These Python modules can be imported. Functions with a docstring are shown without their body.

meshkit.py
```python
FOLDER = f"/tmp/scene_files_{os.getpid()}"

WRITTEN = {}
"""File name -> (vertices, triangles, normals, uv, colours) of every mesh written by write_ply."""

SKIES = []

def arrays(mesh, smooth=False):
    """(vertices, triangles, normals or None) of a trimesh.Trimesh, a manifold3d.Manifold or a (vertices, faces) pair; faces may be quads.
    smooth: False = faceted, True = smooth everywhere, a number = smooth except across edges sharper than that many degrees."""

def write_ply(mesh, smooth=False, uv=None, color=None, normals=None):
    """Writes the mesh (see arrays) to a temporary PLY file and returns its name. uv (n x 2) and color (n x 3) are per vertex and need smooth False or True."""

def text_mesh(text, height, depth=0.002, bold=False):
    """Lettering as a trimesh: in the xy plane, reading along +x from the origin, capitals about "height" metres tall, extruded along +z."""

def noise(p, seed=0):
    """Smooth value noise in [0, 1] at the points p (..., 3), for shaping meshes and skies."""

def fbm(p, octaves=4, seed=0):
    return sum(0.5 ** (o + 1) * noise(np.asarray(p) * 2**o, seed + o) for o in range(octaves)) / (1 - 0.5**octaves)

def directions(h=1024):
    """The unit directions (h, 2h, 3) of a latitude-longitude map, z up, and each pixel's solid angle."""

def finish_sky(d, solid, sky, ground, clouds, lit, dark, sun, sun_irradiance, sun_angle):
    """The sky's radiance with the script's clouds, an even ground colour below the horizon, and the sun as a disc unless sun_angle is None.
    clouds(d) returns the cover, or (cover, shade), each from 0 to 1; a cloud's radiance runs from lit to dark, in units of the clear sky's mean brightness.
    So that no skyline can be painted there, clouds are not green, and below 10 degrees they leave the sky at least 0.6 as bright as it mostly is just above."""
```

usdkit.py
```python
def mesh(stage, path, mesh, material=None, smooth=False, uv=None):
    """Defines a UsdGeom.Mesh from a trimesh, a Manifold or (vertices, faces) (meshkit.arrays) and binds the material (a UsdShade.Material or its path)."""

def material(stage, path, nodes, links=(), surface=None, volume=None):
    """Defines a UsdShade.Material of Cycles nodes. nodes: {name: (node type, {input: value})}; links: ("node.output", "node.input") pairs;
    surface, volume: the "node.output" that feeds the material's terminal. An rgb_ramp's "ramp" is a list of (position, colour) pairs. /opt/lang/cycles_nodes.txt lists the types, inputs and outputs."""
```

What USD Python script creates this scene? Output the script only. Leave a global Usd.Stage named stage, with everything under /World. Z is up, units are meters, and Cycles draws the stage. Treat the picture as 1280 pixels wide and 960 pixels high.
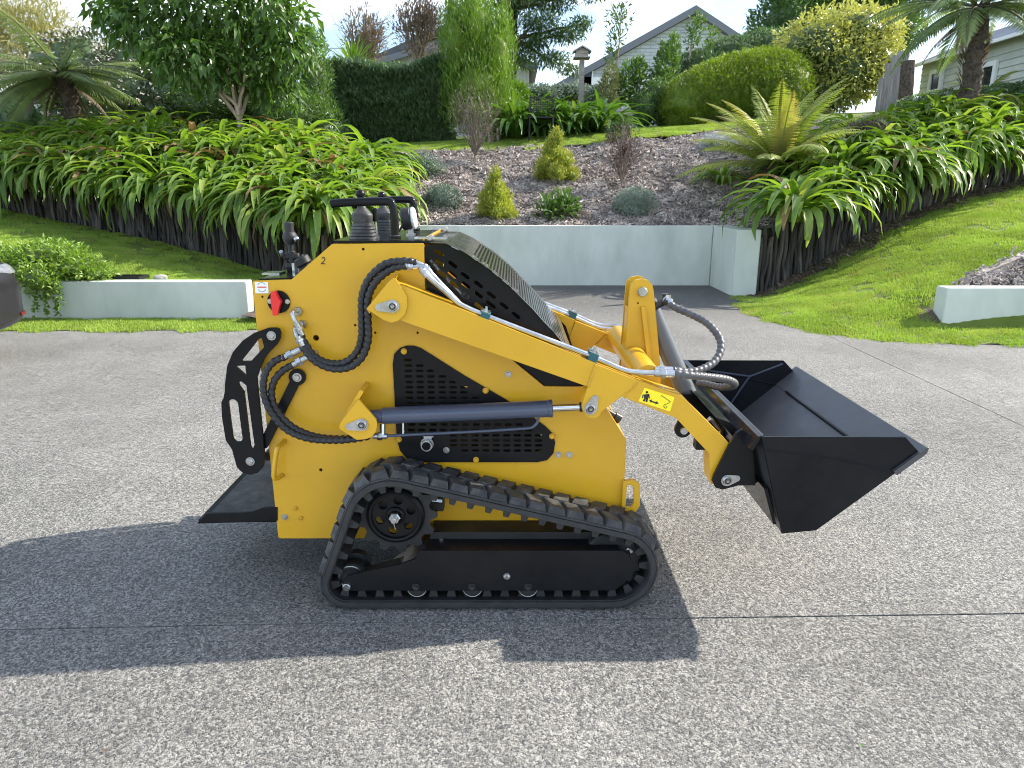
import math, numpy as np, trimesh, usdkit, meshkit
from pxr import Usd, UsdGeom, UsdLux, UsdShade, Gf, Sdf, Vt
from shapely.geometry import Polygon, Point, LineString, MultiPoint
from shapely import affinity, contains_xy
from scipy.interpolate import RBFInterpolator

stage = Usd.Stage.CreateInMemory()
UsdGeom.SetStageUpAxis(stage, 'Z')
UsdGeom.SetStageMetersPerUnit(stage, 1.0)
UsdGeom.Xform.Define(stage, '/World')
UsdGeom.Scope.Define(stage, '/World/Looks')
PI = math.pi
rng = np.random.default_rng(7)

# ------------------------------------------------------------------ camera, sky, sun, exposure
EYE, PITCH, FPX = 1.40, math.radians(15.3), 887.0
cam = UsdGeom.Camera.Define(stage, '/World/camera')
cam.AddTranslateOp().Set(Gf.Vec3d(0, 0, EYE))
cam.AddRotateXOp().Set(90 - math.degrees(PITCH))
cam.CreateHorizontalApertureAttr(36.0)
cam.CreateFocalLengthAttr(36.0 * FPX / 1280)
cam.CreateExposureAttr(1.0)
SUN = np.array([1.28, 0.41, 1.0]); SUN /= np.linalg.norm(SUN)
sun = UsdLux.DistantLight.Define(stage, '/World/sun')
sun.CreateIntensityAttr(1.25); sun.CreateAngleAttr(0.7); sun.CreateNormalizeAttr(True)
sun.CreateColorAttr(Gf.Vec3f(1.0, 0.93, 0.82))
sun.AddRotateXYZOp().Set(Gf.Vec3f(0, math.degrees(math.acos(SUN[2])), math.degrees(math.atan2(SUN[1], SUN[0]))))
usdkit.material(stage, '/World/Looks/sky', {
    'tc': ('texture_coordinate', {}),
    'map': ('mapping', {'scale': (1.6, 1.6, 5.0), 'location': (0.35, 0.2, 0.1)}),
    'n': ('noise_texture', {'scale': 1.3, 'detail': 9, 'roughness': 0.56, 'distortion': 0.35}),
    'r': ('rgb_ramp', {'ramp': [(0.48, (0, 0, 0)), (0.65, (.8, .8, .8)), (0.76, (1, 1, 1))]}),
    'sky': ('sky_texture', {'sky_type': 'single_scattering', 'sun_disc': False, 'sun_elevation': math.asin(SUN[2]), 'sun_rotation': math.atan2(SUN[0], SUN[1]), 'altitude': 50}),
    'mix': ('mix', {'mix_type': 'mix', 'color2': (8.6, 8.9, 9.3)}),
    'b': ('background_shader', {'strength': 0.145})},
    [('tc.generated', 'map.vector'), ('map.vector', 'n.vector'), ('n.fac', 'r.fac'), ('r.color', 'mix.fac'), ('sky.color', 'mix.color1'), ('mix.color', 'b.color')], surface='b.background')
dome = UsdLux.DomeLight.Define(stage, '/World/sky')
UsdShade.MaterialBindingAPI.Apply(dome.GetPrim()).Bind(UsdShade.Material.Get(stage, '/World/Looks/sky'))
dome.GetPrim().SetCustomDataByKey('label', 'blue sky with thin white cloud'); dome.GetPrim().SetCustomDataByKey('category', 'sky')
dome.GetPrim().SetCustomDataByKey('kind', 'structure')

# ------------------------------------------------------------------ naming helpers
used = {}
def numbered(path):
    k = used.get(path, -1) + 1; used[path] = k
    return path if k == 0 else f'{path}_{k:03d}'
def keys(prim, label=None, cat=None, group=None, kind=None):
    for k, v in (('label', label), ('category', cat), ('group', group), ('kind', kind)):
        if v: prim.SetCustomDataByKey(k, v)
    return prim
def thing(name, label, cat, loc=None, rz=0, scale=1, group=None):
    x = UsdGeom.Xform.Define(stage, numbered('/World/' + name))
    if loc is not None:
        x.AddTranslateOp().Set(Gf.Vec3d(*map(float, loc))); x.AddRotateZOp().Set(float(rz)); x.AddScaleOp().Set(Gf.Vec3f(*([float(scale)] * 3 if np.ndim(scale) == 0 else map(float, scale))))
    return keys(x.GetPrim(), label, cat, group)
def again(src, label, cat, loc, rz=0, scale=1, group=None):
    name = src.GetName().rstrip('0123456789').rstrip('_')
    x = thing(name, label, cat, loc, rz, scale, group)
    x.GetReferences().AddInternalReference(src.GetPath()); x.SetInstanceable(True)
    keys(x, label, cat, group)
    return x
def obj(name, mesh, mat, parent=None, smooth=False, label=None, cat=None, group=None, kind=None):
    base = '/World' if parent is None else str(parent.GetPath())
    m = usdkit.mesh(stage, numbered(base + '/' + name), mesh, M[mat], smooth=smooth)
    return keys(m.GetPrim(), label, cat, group, kind)

# ------------------------------------------------------------------ shape helpers
def P(u, v, Y):
    """x and z, in the vertical plane at distance Y, of a sight line (survey of the photograph)."""
    d = Y * math.tan(math.atan((v - 480) / FPX) + PITCH)
    return ((u - 640) / FPX * (Y * math.cos(PITCH) + d * math.sin(PITCH)), EYE - d)
def PL(pts, Y): return [P(u, v, Y) for u, v in pts]
def P3(u, v, Y):
    x, z = P(u, v, Y); return np.array([x, Y, z])
def cat(ms): return trimesh.util.concatenate([m for m in ms if m is not None])
def T(v, f): return trimesh.Trimesh(np.asarray(v, float), np.asarray(f, int), process=False)
def ext(poly, y0, y1, holes=()):
    """A polygon in x, z made a plate from y0 to y1."""
    p = poly if hasattr(poly, 'exterior') else Polygon(poly)
    if not p.is_valid: p = p.buffer(0)
    for h in holes: p = p.difference(h if hasattr(h, 'exterior') else Polygon(h))
    gs = getattr(p, 'geoms', [p]); out = []
    for g in gs:
        m = trimesh.creation.extrude_polygon(g, abs(y1 - y0), engine='earcut')
        v = m.vertices; out.append(T(np.c_[v[:, 0], min(y0, y1) + v[:, 2], v[:, 1]], m.faces[:, ::-1]))
    return cat(out)
def rounded(pts, r): return Polygon(pts).buffer(-r).buffer(2 * r, quad_segs=6).buffer(-r, quad_segs=6)
def box(c, s, rz=0, ry=0):
    m = trimesh.creation.box(s)
    if ry: m.apply_transform(trimesh.transformations.rotation_matrix(ry, [0, 1, 0]))
    if rz: m.apply_transform(trimesh.transformations.rotation_matrix(rz, [0, 0, 1]))
    m.apply_translation(c); return m
def frame(t):
    t = t / np.linalg.norm(t); a = np.cross(t, [0, 0, 1.0] if abs(t[2]) < .9 else [1.0, 0, 0]); a /= np.linalg.norm(a)
    return a, np.cross(t, a)
def smoothed(pts, n=8):
    p = np.asarray(pts, float); p = np.vstack([2 * p[0] - p[1], p, 2 * p[-1] - p[-2]]); out = []
    for i in range(1, len(p) - 2):
        for t in np.arange(n) / n:
            out.append(.5 * (2 * p[i] + (p[i + 1] - p[i - 1]) * t + (2 * p[i - 1] - 5 * p[i] + 4 * p[i + 1] - p[i + 2]) * t * t + (3 * p[i] - p[i - 1] - 3 * p[i + 1] + p[i + 2]) * t ** 3))
    return np.array(out + [p[-2]])
def resample(p, step):
    d = np.r_[0, np.cumsum(np.linalg.norm(np.diff(p, axis=0), axis=1))]; n = max(2, int(d[-1] / step) + 1)
    s = np.linspace(0, d[-1], n); return np.c_[[np.interp(s, d, p[:, k]) for k in range(3)]].T, s
def tube(pts, r, sides=10, spiral=None, caps=True):
    p = np.asarray(pts, float); n = len(p); t = np.gradient(p, axis=0); t /= np.linalg.norm(t, axis=1, keepdims=True) + 1e-12
    a, b = frame(t[0]); A = []
    for i in range(n):
        a = a - t[i] * (a @ t[i]); a /= np.linalg.norm(a); A.append(a)
    A = np.array(A); B = np.cross(t, A); th = np.arange(sides) * 2 * PI / sides
    R = np.broadcast_to(np.asarray(r, float).reshape(-1, 1), (n, sides)).copy()
    if spiral:
        s = np.r_[0, np.cumsum(np.linalg.norm(np.diff(p, axis=0), axis=1))]
        R *= 1 + spiral[1] * (np.abs(np.sin(PI * s[:, None] / spiral[0] + th[None] / 2)) ** .6 - .6)
    v = (p[:, None] + R[..., None] * (np.cos(th)[None, :, None] * A[:, None] + np.sin(th)[None, :, None] * B[:, None])).reshape(-1, 3)
    i, j = np.meshgrid(np.arange(n - 1), np.arange(sides), indexing='ij'); k = (j + 1) % sides
    q = np.stack([i * sides + j, i * sides + k, (i + 1) * sides + k, (i + 1) * sides + j], -1).reshape(-1, 4)
    f = np.vstack([q[:, [0, 1, 2]], q[:, [0, 2, 3]]])
    if caps:
        v = np.vstack([v, p[0], p[-1]]); c0, c1 = len(v) - 2, len(v) - 1; j = np.arange(sides); k = (j + 1) % sides; e = (n - 1) * sides
        f = np.vstack([f, np.c_[np.full(sides, c0), k, j], np.c_[np.full(sides, c1), e + j, e + k]])
    return T(v, f)
def hose(pts, r, step=.0035, pitch=.019, amp=.22):
    p, s = resample(smoothed(pts, 10), step); return tube(p, r, 12, spiral=(pitch, amp))
def cyl(a, b, r, sides=20, bevel=0):
    a, b = np.asarray(a, float), np.asarray(b, float)
    if not bevel: return tube([a, b], r, sides)
    d = (b - a) / np.linalg.norm(b - a) * bevel
    return tube([a, a + d * 1e-3, a + d, b - d, b - d * 1e-3, b], [r - bevel, r - bevel, r, r, r - bevel, r - bevel], sides)
def lathe_y(prof, x, z, sides=32):
    """(radius, y) profile turned about a line along y through x, z."""
    r = np.array([q[0] for q in prof]); y = np.array([q[1] for q in prof]); th = np.arange(sides) * 2 * PI / sides
    v = np.stack([x + r[:, None] * np.cos(th), np.broadcast_to(y[:, None], (len(r), sides)), z + r[:, None] * np.sin(th)], -1).reshape(-1, 3)
    i, j = np.meshgrid(np.arange(len(r) - 1), np.arange(sides), indexing='ij'); k = (j + 1) % sides
    q = np.stack([i * sides + j, i * sides + k, (i + 1) * sides + k, (i + 1) * sides + j], -1).reshape(-1, 4)
    return T(v, np.vstack([q[:, [0, 1, 2]], q[:, [0, 2, 3]]]))
def bolt(u, v, Y, r=.011, h=.009):
    """A hexagon head on a washer, standing out of a plate whose face is at Y."""
    x, z = P(u, v, Y)
    return cat([cyl((x, Y + .002, z), (x, Y - .003, z), r * 1.35, 14), cyl((x, Y - .003, z), (x, Y - h, z), r, 6, r * .16)])
def mirror(m):
    v = m.vertices.copy(); v[:, 1] = 2 * YC - v[:, 1]; return T(v, m.faces[:, ::-1])
def ball(c, r, sub=2):
    m = trimesh.creation.icosphere(sub); m.apply_scale(r); m.apply_translation(c); return m

# ------------------------------------------------------------------ materials
M = {}
def mat(name, c1, c2=None, rough=.5, scale=8., metal=0., bump=0., bscale=60., coat=0., detail=6, spec=None, rvar=0., bevel=0., stretch=None, ramp=(.35, .65), island=0.):
    """Paint, metal, stone: two colours mixed by noise over the surface, fine relief, uneven gloss."""
    c2 = c2 or c1
    nodes = {'tc': ('texture_coordinate', {}), 'mp': ('mapping', {'scale': stretch or (1, 1, 1)}), 'n': ('noise_texture', {'scale': scale, 'detail': detail, 'roughness': .6}),
             'r': ('rgb_ramp', {'ramp': [(ramp[0], c1), (ramp[1], c2)]}), 'p': ('principled_bsdf', {'roughness': rough, 'metallic': metal, 'coat_weight': coat, 'coat_roughness': .08})}
    links = [('tc.object', 'mp.vector'), ('mp.vector', 'n.vector'), ('n.fac', 'r.fac')]
    last = 'r.color'
    if island:
        nodes['g'] = ('geometry', {}); nodes['ir'] = ('map_range', {'from_min': 0., 'from_max': 1., 'to_min': 1 - island, 'to_max': 1 + island}); nodes['h'] = ('hsv', {})
        nodes['oi'] = ('object_info', {}); nodes['ad'] = ('math', {'math_type': 'add'}); nodes['fr'] = ('math', {'math_type': 'fraction'})
        links += [('g.random_per_island', 'ad.value1'), ('oi.random', 'ad.value2'), ('ad.value', 'fr.value1'), ('fr.value', 'ir.value'), ('ir.result', 'h.value'), (last, 'h.color')]; last = 'h.color'
    links.append((last, 'p.base_color'))
    if spec is not None: nodes['p'][1]['specular_ior_level'] = spec
    if rvar:
        nodes['n2'] = ('noise_texture', {'scale': 14., 'detail': 5}); nodes['mr'] = ('map_range', {'from_min': .3, 'from_max': .7, 'to_min': max(.02, rough - rvar), 'to_max': rough + rvar})
        links += [('mp.vector', 'n2.vector'), ('n2.fac', 'mr.value'), ('mr.result', 'p.roughness')]
    normal = None
    if bevel:
        nodes['bv'] = ('bevel', {'radius': bevel, 'samples': 4}); normal = 'bv.bevel'
    if bump:
        nodes['n3'] = ('noise_texture', {'scale': bscale, 'detail': 8, 'roughness': .65}); nodes['b'] = ('bump', {'strength': 1., 'distance': bump})
        links += [('mp.vector', 'n3.vector'), ('n3.fac', 'b.height')]
        if normal: links.append((normal, 'b.normal'))
        normal = 'b.normal'
    if normal: links.append((normal, 'p.normal'))
    M[name] = usdkit.material(stage, '/World/Looks/' + name, nodes, links, surface='p.BSDF')
def leafmat(name, c1, c2, rough=.45, trans=.3, scale=3., c3=None, gloss=.5):
    """Leaves: colour changes from leaf to leaf and across the plant; light shines through."""
    c3 = c3 or c2
    nodes = {'g': ('geometry', {}), 'oi': ('object_info', {}), 'ad': ('math', {'math_type': 'add'}), 'fr': ('math', {'math_type': 'fraction'}),
             'r': ('rgb_ramp', {'ramp': [(0., c1), (.55, c2), (.86, c2), (1., c3)]}), 'n': ('noise_texture', {'scale': scale, 'detail': 3}),
             'mr': ('map_range', {'from_min': .3, 'from_max': .7, 'to_min': .78, 'to_max': 1.25}), 'h': ('hsv', {}),
             'p': ('principled_bsdf', {'roughness': rough, 'specular_ior_level': gloss}), 't': ('translucent_bsdf', {}), 'hs': ('hsv', {'saturation': 1.15, 'value': 1.5}), 'm': ('mix_closure', {'fac': trans})}
    M[name] = usdkit.material(stage, '/World/Looks/' + name, nodes, [('g.random_per_island', 'ad.value1'), ('oi.random', 'ad.value2'), ('ad.value', 'fr.value1'), ('fr.value', 'r.fac'), ('g.position', 'n.vector'), ('n.fac', 'mr.value'), ('mr.result', 'h.value'),
        ('r.color', 'h.color'), ('h.color', 'p.base_color'), ('h.color', 'hs.color'), ('hs.color', 't.color'), ('p.BSDF', 'm.closure1'), ('t.BSDF', 'm.closure2')], surface='m.closure')

mat('yellow_paint', (.60, .335, .012), (.55, .30, .010), rough=.36, scale=3., coat=.25, rvar=.07, bevel=.0035, bump=.0002, bscale=180)
mat('black_paint', (.0045, .0046, .0052), (.007, .007, .0076), rough=.30, scale=5., rvar=.09, spec=.2, bevel=.003, bump=.0002, bscale=90)
mat('sheen_black', (.024, .025, .028), (.036, .037, .040), rough=.40, scale=2.2, rvar=.08, spec=.8, bump=.0002, bscale=60)
mat('hood_black', (.035, .037, .036), (.05, .052, .05), rough=.12, scale=3., rvar=.04, spec=.7)
mat('gloss_black', (.0045, .0047, .0055), (.008, .0082, .009), rough=.17, scale=4., rvar=.07, spec=.22, bump=.0003, bscale=14, bevel=.002)
mat('matt_black', (.007, .007, .0075), (.014, .014, .014), rough=.55, scale=9., rvar=.1, bump=.0005, bscale=120)
mat('rubber_dark', (.010, .0105, .012), (.02, .02, .021), rough=.55, scale=20., rvar=.1, bump=.0008, bscale=90)
mat('rubber', (.020, .021, .023), (.085, .082, .077), rough=.5, scale=22., rvar=.12, bump=.0012, bscale=90, ramp=(.42, .75))
mat('hose_black', (.010, .010, .0115), (.017, .017, .019), rough=.33, scale=20.)
mat('hose_grey', (.055, .055, .06), (.085, .085, .09), rough=.42, scale=20.)
mat('cylinder_blue', (.042, .052, .082), (.05, .06, .092), rough=.33, scale=6., coat=.3, rvar=.05)
mat('weld_dark', (.03, .036, .055), (.045, .052, .075), rough=.4, scale=60.)
mat('cylinder_grey', (.085, .092, .105), (.10, .107, .12), rough=.36, scale=6., coat=.2)
mat('chrome', (.78, .78, .78), (.70, .70, .69), rough=.14, metal=1., scale=14.)
mat('zinc', (.58, .59, .60), (.44, .45, .45), rough=.26, metal=1., scale=24., rvar=.1, bump=.0002, bscale=150)
mat('brass', (.62, .40, .08), rough=.3, metal=1.)
mat('teal_plastic', (.012, .075, .085), (.016, .09, .10), rough=.4)
mat('red_plastic', (.70, .028, .025), (.62, .02, .02), rough=.35)
mat('white_label', (.78, .78, .78), rough=.45)
mat('sticker_yellow', (.88, .70, .02), rough=.4)
mat('ink', (.012, .012, .012), rough=.5)
mat('lens', (.75, .77, .78), (.55, .58, .6), rough=.15, scale=120., bump=.002, bscale=110)
mat('painted_render', (.37, .40, .355), (.475, .505, .455), rough=.75, scale=2.4, bump=.006, bscale=7, spec=.3, detail=9, ramp=(.3, .62), stretch=(1, 1, .45))
mat('ponga', (.016, .013, .012), (.105, .088, .075), rough=.9, scale=9., bump=.012, bscale=26, stretch=(1, 1, .12), ramp=(.38, .72), island=.6)
mat('bark', (.16, .115, .08), (.42, .33, .24), rough=.85, scale=7., bump=.006, bscale=18, stretch=(1, 1, .3))
mat('dark_bark', (.03, .022, .018), (.12, .09, .07), rough=.95, scale=18., bump=.02, bscale=22)
mat('twig', (.10, .075, .06), (.22, .17, .14), rough=.9, scale=30., island=.4)
mat('soil', (.045, .032, .024), (.16, .12, .095), rough=.95, scale=14., bump=.03, bscale=30)
mat('mulch_base', (.10, .075, .06), (.27, .225, .20), rough=.95, scale=2.3, bump=.03, bscale=34, detail=9)
mat('chip', (.16, .122, .10), (.43, .385, .35), rough=.9, scale=.9, island=.55, ramp=(.38, .60))
mat('lawn_base', (.10, .15, .016), (.15, .20, .03), rough=.95, scale=2.5, bump=.02, bscale=60)
mat('timber', (.20, .17, .145), (.36, .32, .28), rough=.9, scale=8., stretch=(.3, 4, 4), bump=.003, bscale=40)
mat('grey_timber', (.20, .19, .185), (.36, .345, .34), rough=.9, scale=12., stretch=(4, 4, .25), bump=.004, bscale=40, island=.25)
mat('weatherboard', (.46, .48, .43), (.52, .54, .49), rough=.6, scale=3., island=.06)
mat('white_trim', (.74, .75, .74), (.66, .67, .66), rough=.55)
mat('dark_glass', (.012, .014, .016), rough=.06)
mat('roof_metal', (.10, .125, .165), (.14, .165, .205), rough=.45, metal=.3, scale=2.)
mat('roof_dark', (.045, .05, .06), (.07, .075, .085), rough=.6, scale=3.)
mat('house_grey', (.12, .125, .15), rough=.7)
mat('door_brown', (.32, .14, .06), rough=.5)
mat('car_paint', (.014, .0135, .015), (.018, .017, .019), rough=.3, coat=0., spec=.3)
mat('lamp_red', (.12, .012, .012), rough=.2)
mat('lamp_clear', (.12, .13, .15), (.2, .21, .23), rough=.12, scale=30.)
mat('rock', (.26, .25, .235), (.42, .41, .385), rough=.85, bump=.01, bscale=20)

# driveway: exposed aggregate; stones of a centimetre, each with its own tone
M['aggregate'] = usdkit.material(stage, '/World/Looks/aggregate', {
    'g': ('geometry', {}),
    'wn': ('noise_texture', {'scale': 130., 'detail': 3}), 'ws': ('vector_math', {'math_type': 'scale', 'scale': .009}), 'wa': ('vector_math', {'math_type': 'add'}),
    'v': ('voronoi_texture', {'scale': 150., 'feature': 'f1', 'randomness': 1.}), 'e': ('voronoi_texture', {'scale': 150., 'feature': 'distance_to_edge', 'randomness': 1.}),
    'v2': ('voronoi_texture', {'scale': 330., 'feature': 'f1', 'randomness': 1.}), 'sp2': ('separate_color', {}), 'r2': ('rgb_ramp', {'ramp': [(0., (.085, .088, .095)), (.3, (.205, .202, .19)), (.65, (.31, .302, .278)), (1., (.42, .41, .375))]}),
    'sp': ('separate_color', {}), 'r': ('rgb_ramp', {'ramp': [(0., (.07, .072, .076)), (.22, (.112, .113, .115)), (.46, (.17, .168, .162)), (.64, (.232, .224, .205)), (.87, (.288, .276, .248)), (1., (.39, .376, .342))]}),
    'er': ('map_range', {'from_min': .02, 'from_max': .16, 'to_min': 0., 'to_max': 1., 'clamp': True}), 'em': ('math', {'math_type': 'multiply'}), 'big': ('map_range', {'from_min': .30, 'from_max': .36, 'to_min': 0., 'to_max': 1., 'clamp': True}), 'mx': ('mix', {}),
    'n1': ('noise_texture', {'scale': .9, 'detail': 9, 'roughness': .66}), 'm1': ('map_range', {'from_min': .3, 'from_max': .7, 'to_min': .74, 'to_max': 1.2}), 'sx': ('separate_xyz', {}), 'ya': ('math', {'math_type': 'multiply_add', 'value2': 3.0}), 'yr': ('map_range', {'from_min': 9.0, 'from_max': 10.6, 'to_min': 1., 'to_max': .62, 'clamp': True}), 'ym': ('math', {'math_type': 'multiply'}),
    'n2': ('noise_texture', {'scale': 420., 'detail': 3}), 'm2': ('map_range', {'from_min': .25, 'from_max': .75, 'to_min': .78, 'to_max': 1.24}), 'mm': ('math', {'math_type': 'multiply'}),
    'h': ('hsv', {'saturation': .95}), 'p': ('principled_bsdf', {'roughness': .8, 'specular_ior_level': .35}),
    'bm': ('math', {'math_type': 'multiply_add', 'value2': .5}), 'b': ('bump', {'strength': 1., 'distance': .0045})},
    [('g.position', 'wn.vector'), ('wn.color', 'ws.vector1'), ('ws.vector', 'wa.vector1'), ('g.position', 'wa.vector2'), ('wa.vector', 'v.vector'), ('wa.vector', 'e.vector'), ('wa.vector', 'v2.vector'),
     ('v2.color', 'sp2.color'), ('sp2.r', 'r2.fac'), ('v.color', 'sp.color'), ('sp.r', 'r.fac'), ('e.distance', 'er.value'), ('sp.g', 'big.value'), ('er.result', 'em.value1'), ('big.result', 'em.value2'), ('em.value', 'mx.fac'), ('r2.color', 'mx.color1'), ('r.color', 'mx.color2'),
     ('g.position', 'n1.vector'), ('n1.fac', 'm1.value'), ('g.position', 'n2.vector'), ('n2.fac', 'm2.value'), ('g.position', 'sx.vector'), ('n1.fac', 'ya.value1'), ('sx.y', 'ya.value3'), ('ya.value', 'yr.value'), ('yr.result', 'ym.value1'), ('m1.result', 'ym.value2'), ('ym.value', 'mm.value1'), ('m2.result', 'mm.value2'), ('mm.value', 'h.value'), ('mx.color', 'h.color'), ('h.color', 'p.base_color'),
     ('n2.fac', 'bm.value1'), ('em.value', 'bm.value3'), ('bm.value', 'b.height'), ('b.normal', 'p.normal')], surface='p.BSDF')
# far-off white painted brick
M['white_brick'] = usdkit.material(stage, '/World/Looks/white_brick', {
    'g': ('geometry', {}), 'mp': ('mapping', {'rotation': (PI / 2, 0, 0)}),
    'b': ('brick_texture', {'color1': (.42, .435, .46), 'color2': (.37, .385, .41), 'mortar': (.29, .30, .325), 'scale': 1., 'brick_width': .46, 'row_height': .155, 'mortar_size': .016}),
    'n': ('noise_texture', {'scale': 1.2, 'detail': 6}), 'mr': ('map_range', {'from_min': .3, 'from_max': .7, 'to_min': .85, 'to_max': 1.12}), 'h': ('hsv', {}), 'p': ('principled_bsdf', {'roughness': .8}), 'bp': ('bump', {'distance': .01, 'invert': True})},
    [('g.position', 'mp.vector'), ('mp.vector', 'b.vector'), ('g.position', 'n.vector'), ('n.fac', 'mr.value'), ('mr.result', 'h.value'), ('b.color', 'h.color'), ('h.color', 'p.base_color'), ('b.fac', 'bp.height'), ('bp.normal', 'p.normal')], surface='p.BSDF')
leafmat('strap_leaf', (.095, .175, .028), (.18, .275, .05), rough=.46, trans=.4, c3=(.31, .36, .09), gloss=.5)
leafmat('flax_leaf', (.045, .105, .018), (.09, .17, .03), rough=.35, trans=.3, c3=(.15, .22, .05))
leafmat('strap_leaf_dry', (.16, .11, .05), (.24, .16, .07), rough=.6, trans=.2)
leafmat('broad_leaf', (.075, .14, .03), (.14, .22, .05), rough=.32, trans=.45, c3=(.20, .28, .06))
leafmat('hedge_leaf', (.05, .095, .036), (.115, .18, .075), rough=.45, trans=.25)
leafmat('dark_leaf', (.036, .075, .024), (.08, .14, .04), rough=.42, trans=.3, c3=(.07, .11, .03))
leafmat('mid_leaf', (.055, .11, .024), (.10, .175, .038), rough=.45, trans=.32, c3=(.14, .19, .05))
leafmat('lime_leaf', (.09, .17, .022), (.15, .25, .035), rough=.45, trans=.3, c3=(.22, .30, .06))
leafmat('gold_leaf', (.19, .23, .03), (.32, .35, .055), rough=.5, trans=.25, c3=(.34, .33, .06))
leafmat('topiary_leaf', (.115, .18, .018), (.20, .275, .028), rough=.5, trans=.3, c3=(.28, .30, .04))
leafmat('variegated_leaf', (.08, .13, .035), (.42, .43, .12), rough=.4, trans=.25, c3=(.46, .44, .16))
leafmat('silver_leaf', (.12, .165, .12), (.23, .28, .22), rough=.6, trans=.15, c3=(.26, .31, .25))
leafmat('white_leaf', (.30, .32, .32), (.48, .5, .5), rough=.6, trans=.15)
leafmat('straw_leaf', (.20, .19, .06), (.30, .29, .10), rough=.6, trans=.3, c3=(.38, .34, .16))
leafmat('olive_leaf', (.07, .085, .035), (.13, .15, .06), rough=.5, trans=.2, c3=(.18, .17, .09))
leafmat('brown_leaf', (.075, .055, .04), (.15, .11, .075), rough=.6, trans=.2, c3=(.20, .16, .10))
leafmat('red_leaf', (.06, .03, .025), (.13, .065, .05), rough=.55, trans=.2)
leafmat('fern_leaf', (.11, .17, .06), (.18, .24, .085), rough=.5, trans=.35, c3=(.14, .18, .05))
leafmat('gold_fern_leaf', (.17, .235, .045), (.27, .32, .07), rough=.5, trans=.35, c3=(.36, .33, .10))
leafmat('grass_blade', (.20, .295, .05), (.29, .385, .08), rough=.5, trans=.35, c3=(.34, .36, .10), scale=1.6, gloss=.3)
leafmat('flower_white', (.5, .46, .44), (.7, .66, .62), rough=.6, trans=.3)
# ------------------------------------------------------------------ plant and ground building
def leaves(pos, axis, nrm, L, W, fold=.12, droop=.15):
    """Many small leaves, each folded along its midrib and drooping at the tip (4 triangles)."""
    n = len(pos); axis = axis / (np.linalg.norm(axis, axis=1, keepdims=True) + 1e-9)
    side = np.cross(axis, nrm); side /= np.linalg.norm(side, axis=1, keepdims=True) + 1e-9; up = np.cross(side, axis)
    L = np.broadcast_to(L, (n,))[:, None]; W = np.broadcast_to(W, (n,))[:, None]
    b = pos; m = pos + axis * L * .5; t = pos + axis * L - up * L * droop
    l = pos + axis * L * .42 - side * W * .5 + up * W * fold * 2; r = pos + axis * L * .42 + side * W * .5 + up * W * fold * 2
    v = np.stack([b, l, r, m, t], 1).reshape(-1, 3); k = np.arange(n)[:, None] * 5
    f = np.concatenate([k + [0, 3, 1], k + [0, 2, 3], k + [1, 3, 4], k + [3, 2, 4]], 1).reshape(-1, 3)
    return T(v, f)
def unit(n, r): d = r.normal(size=(n, 3)); return d / np.linalg.norm(d, axis=1, keepdims=True)
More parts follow.
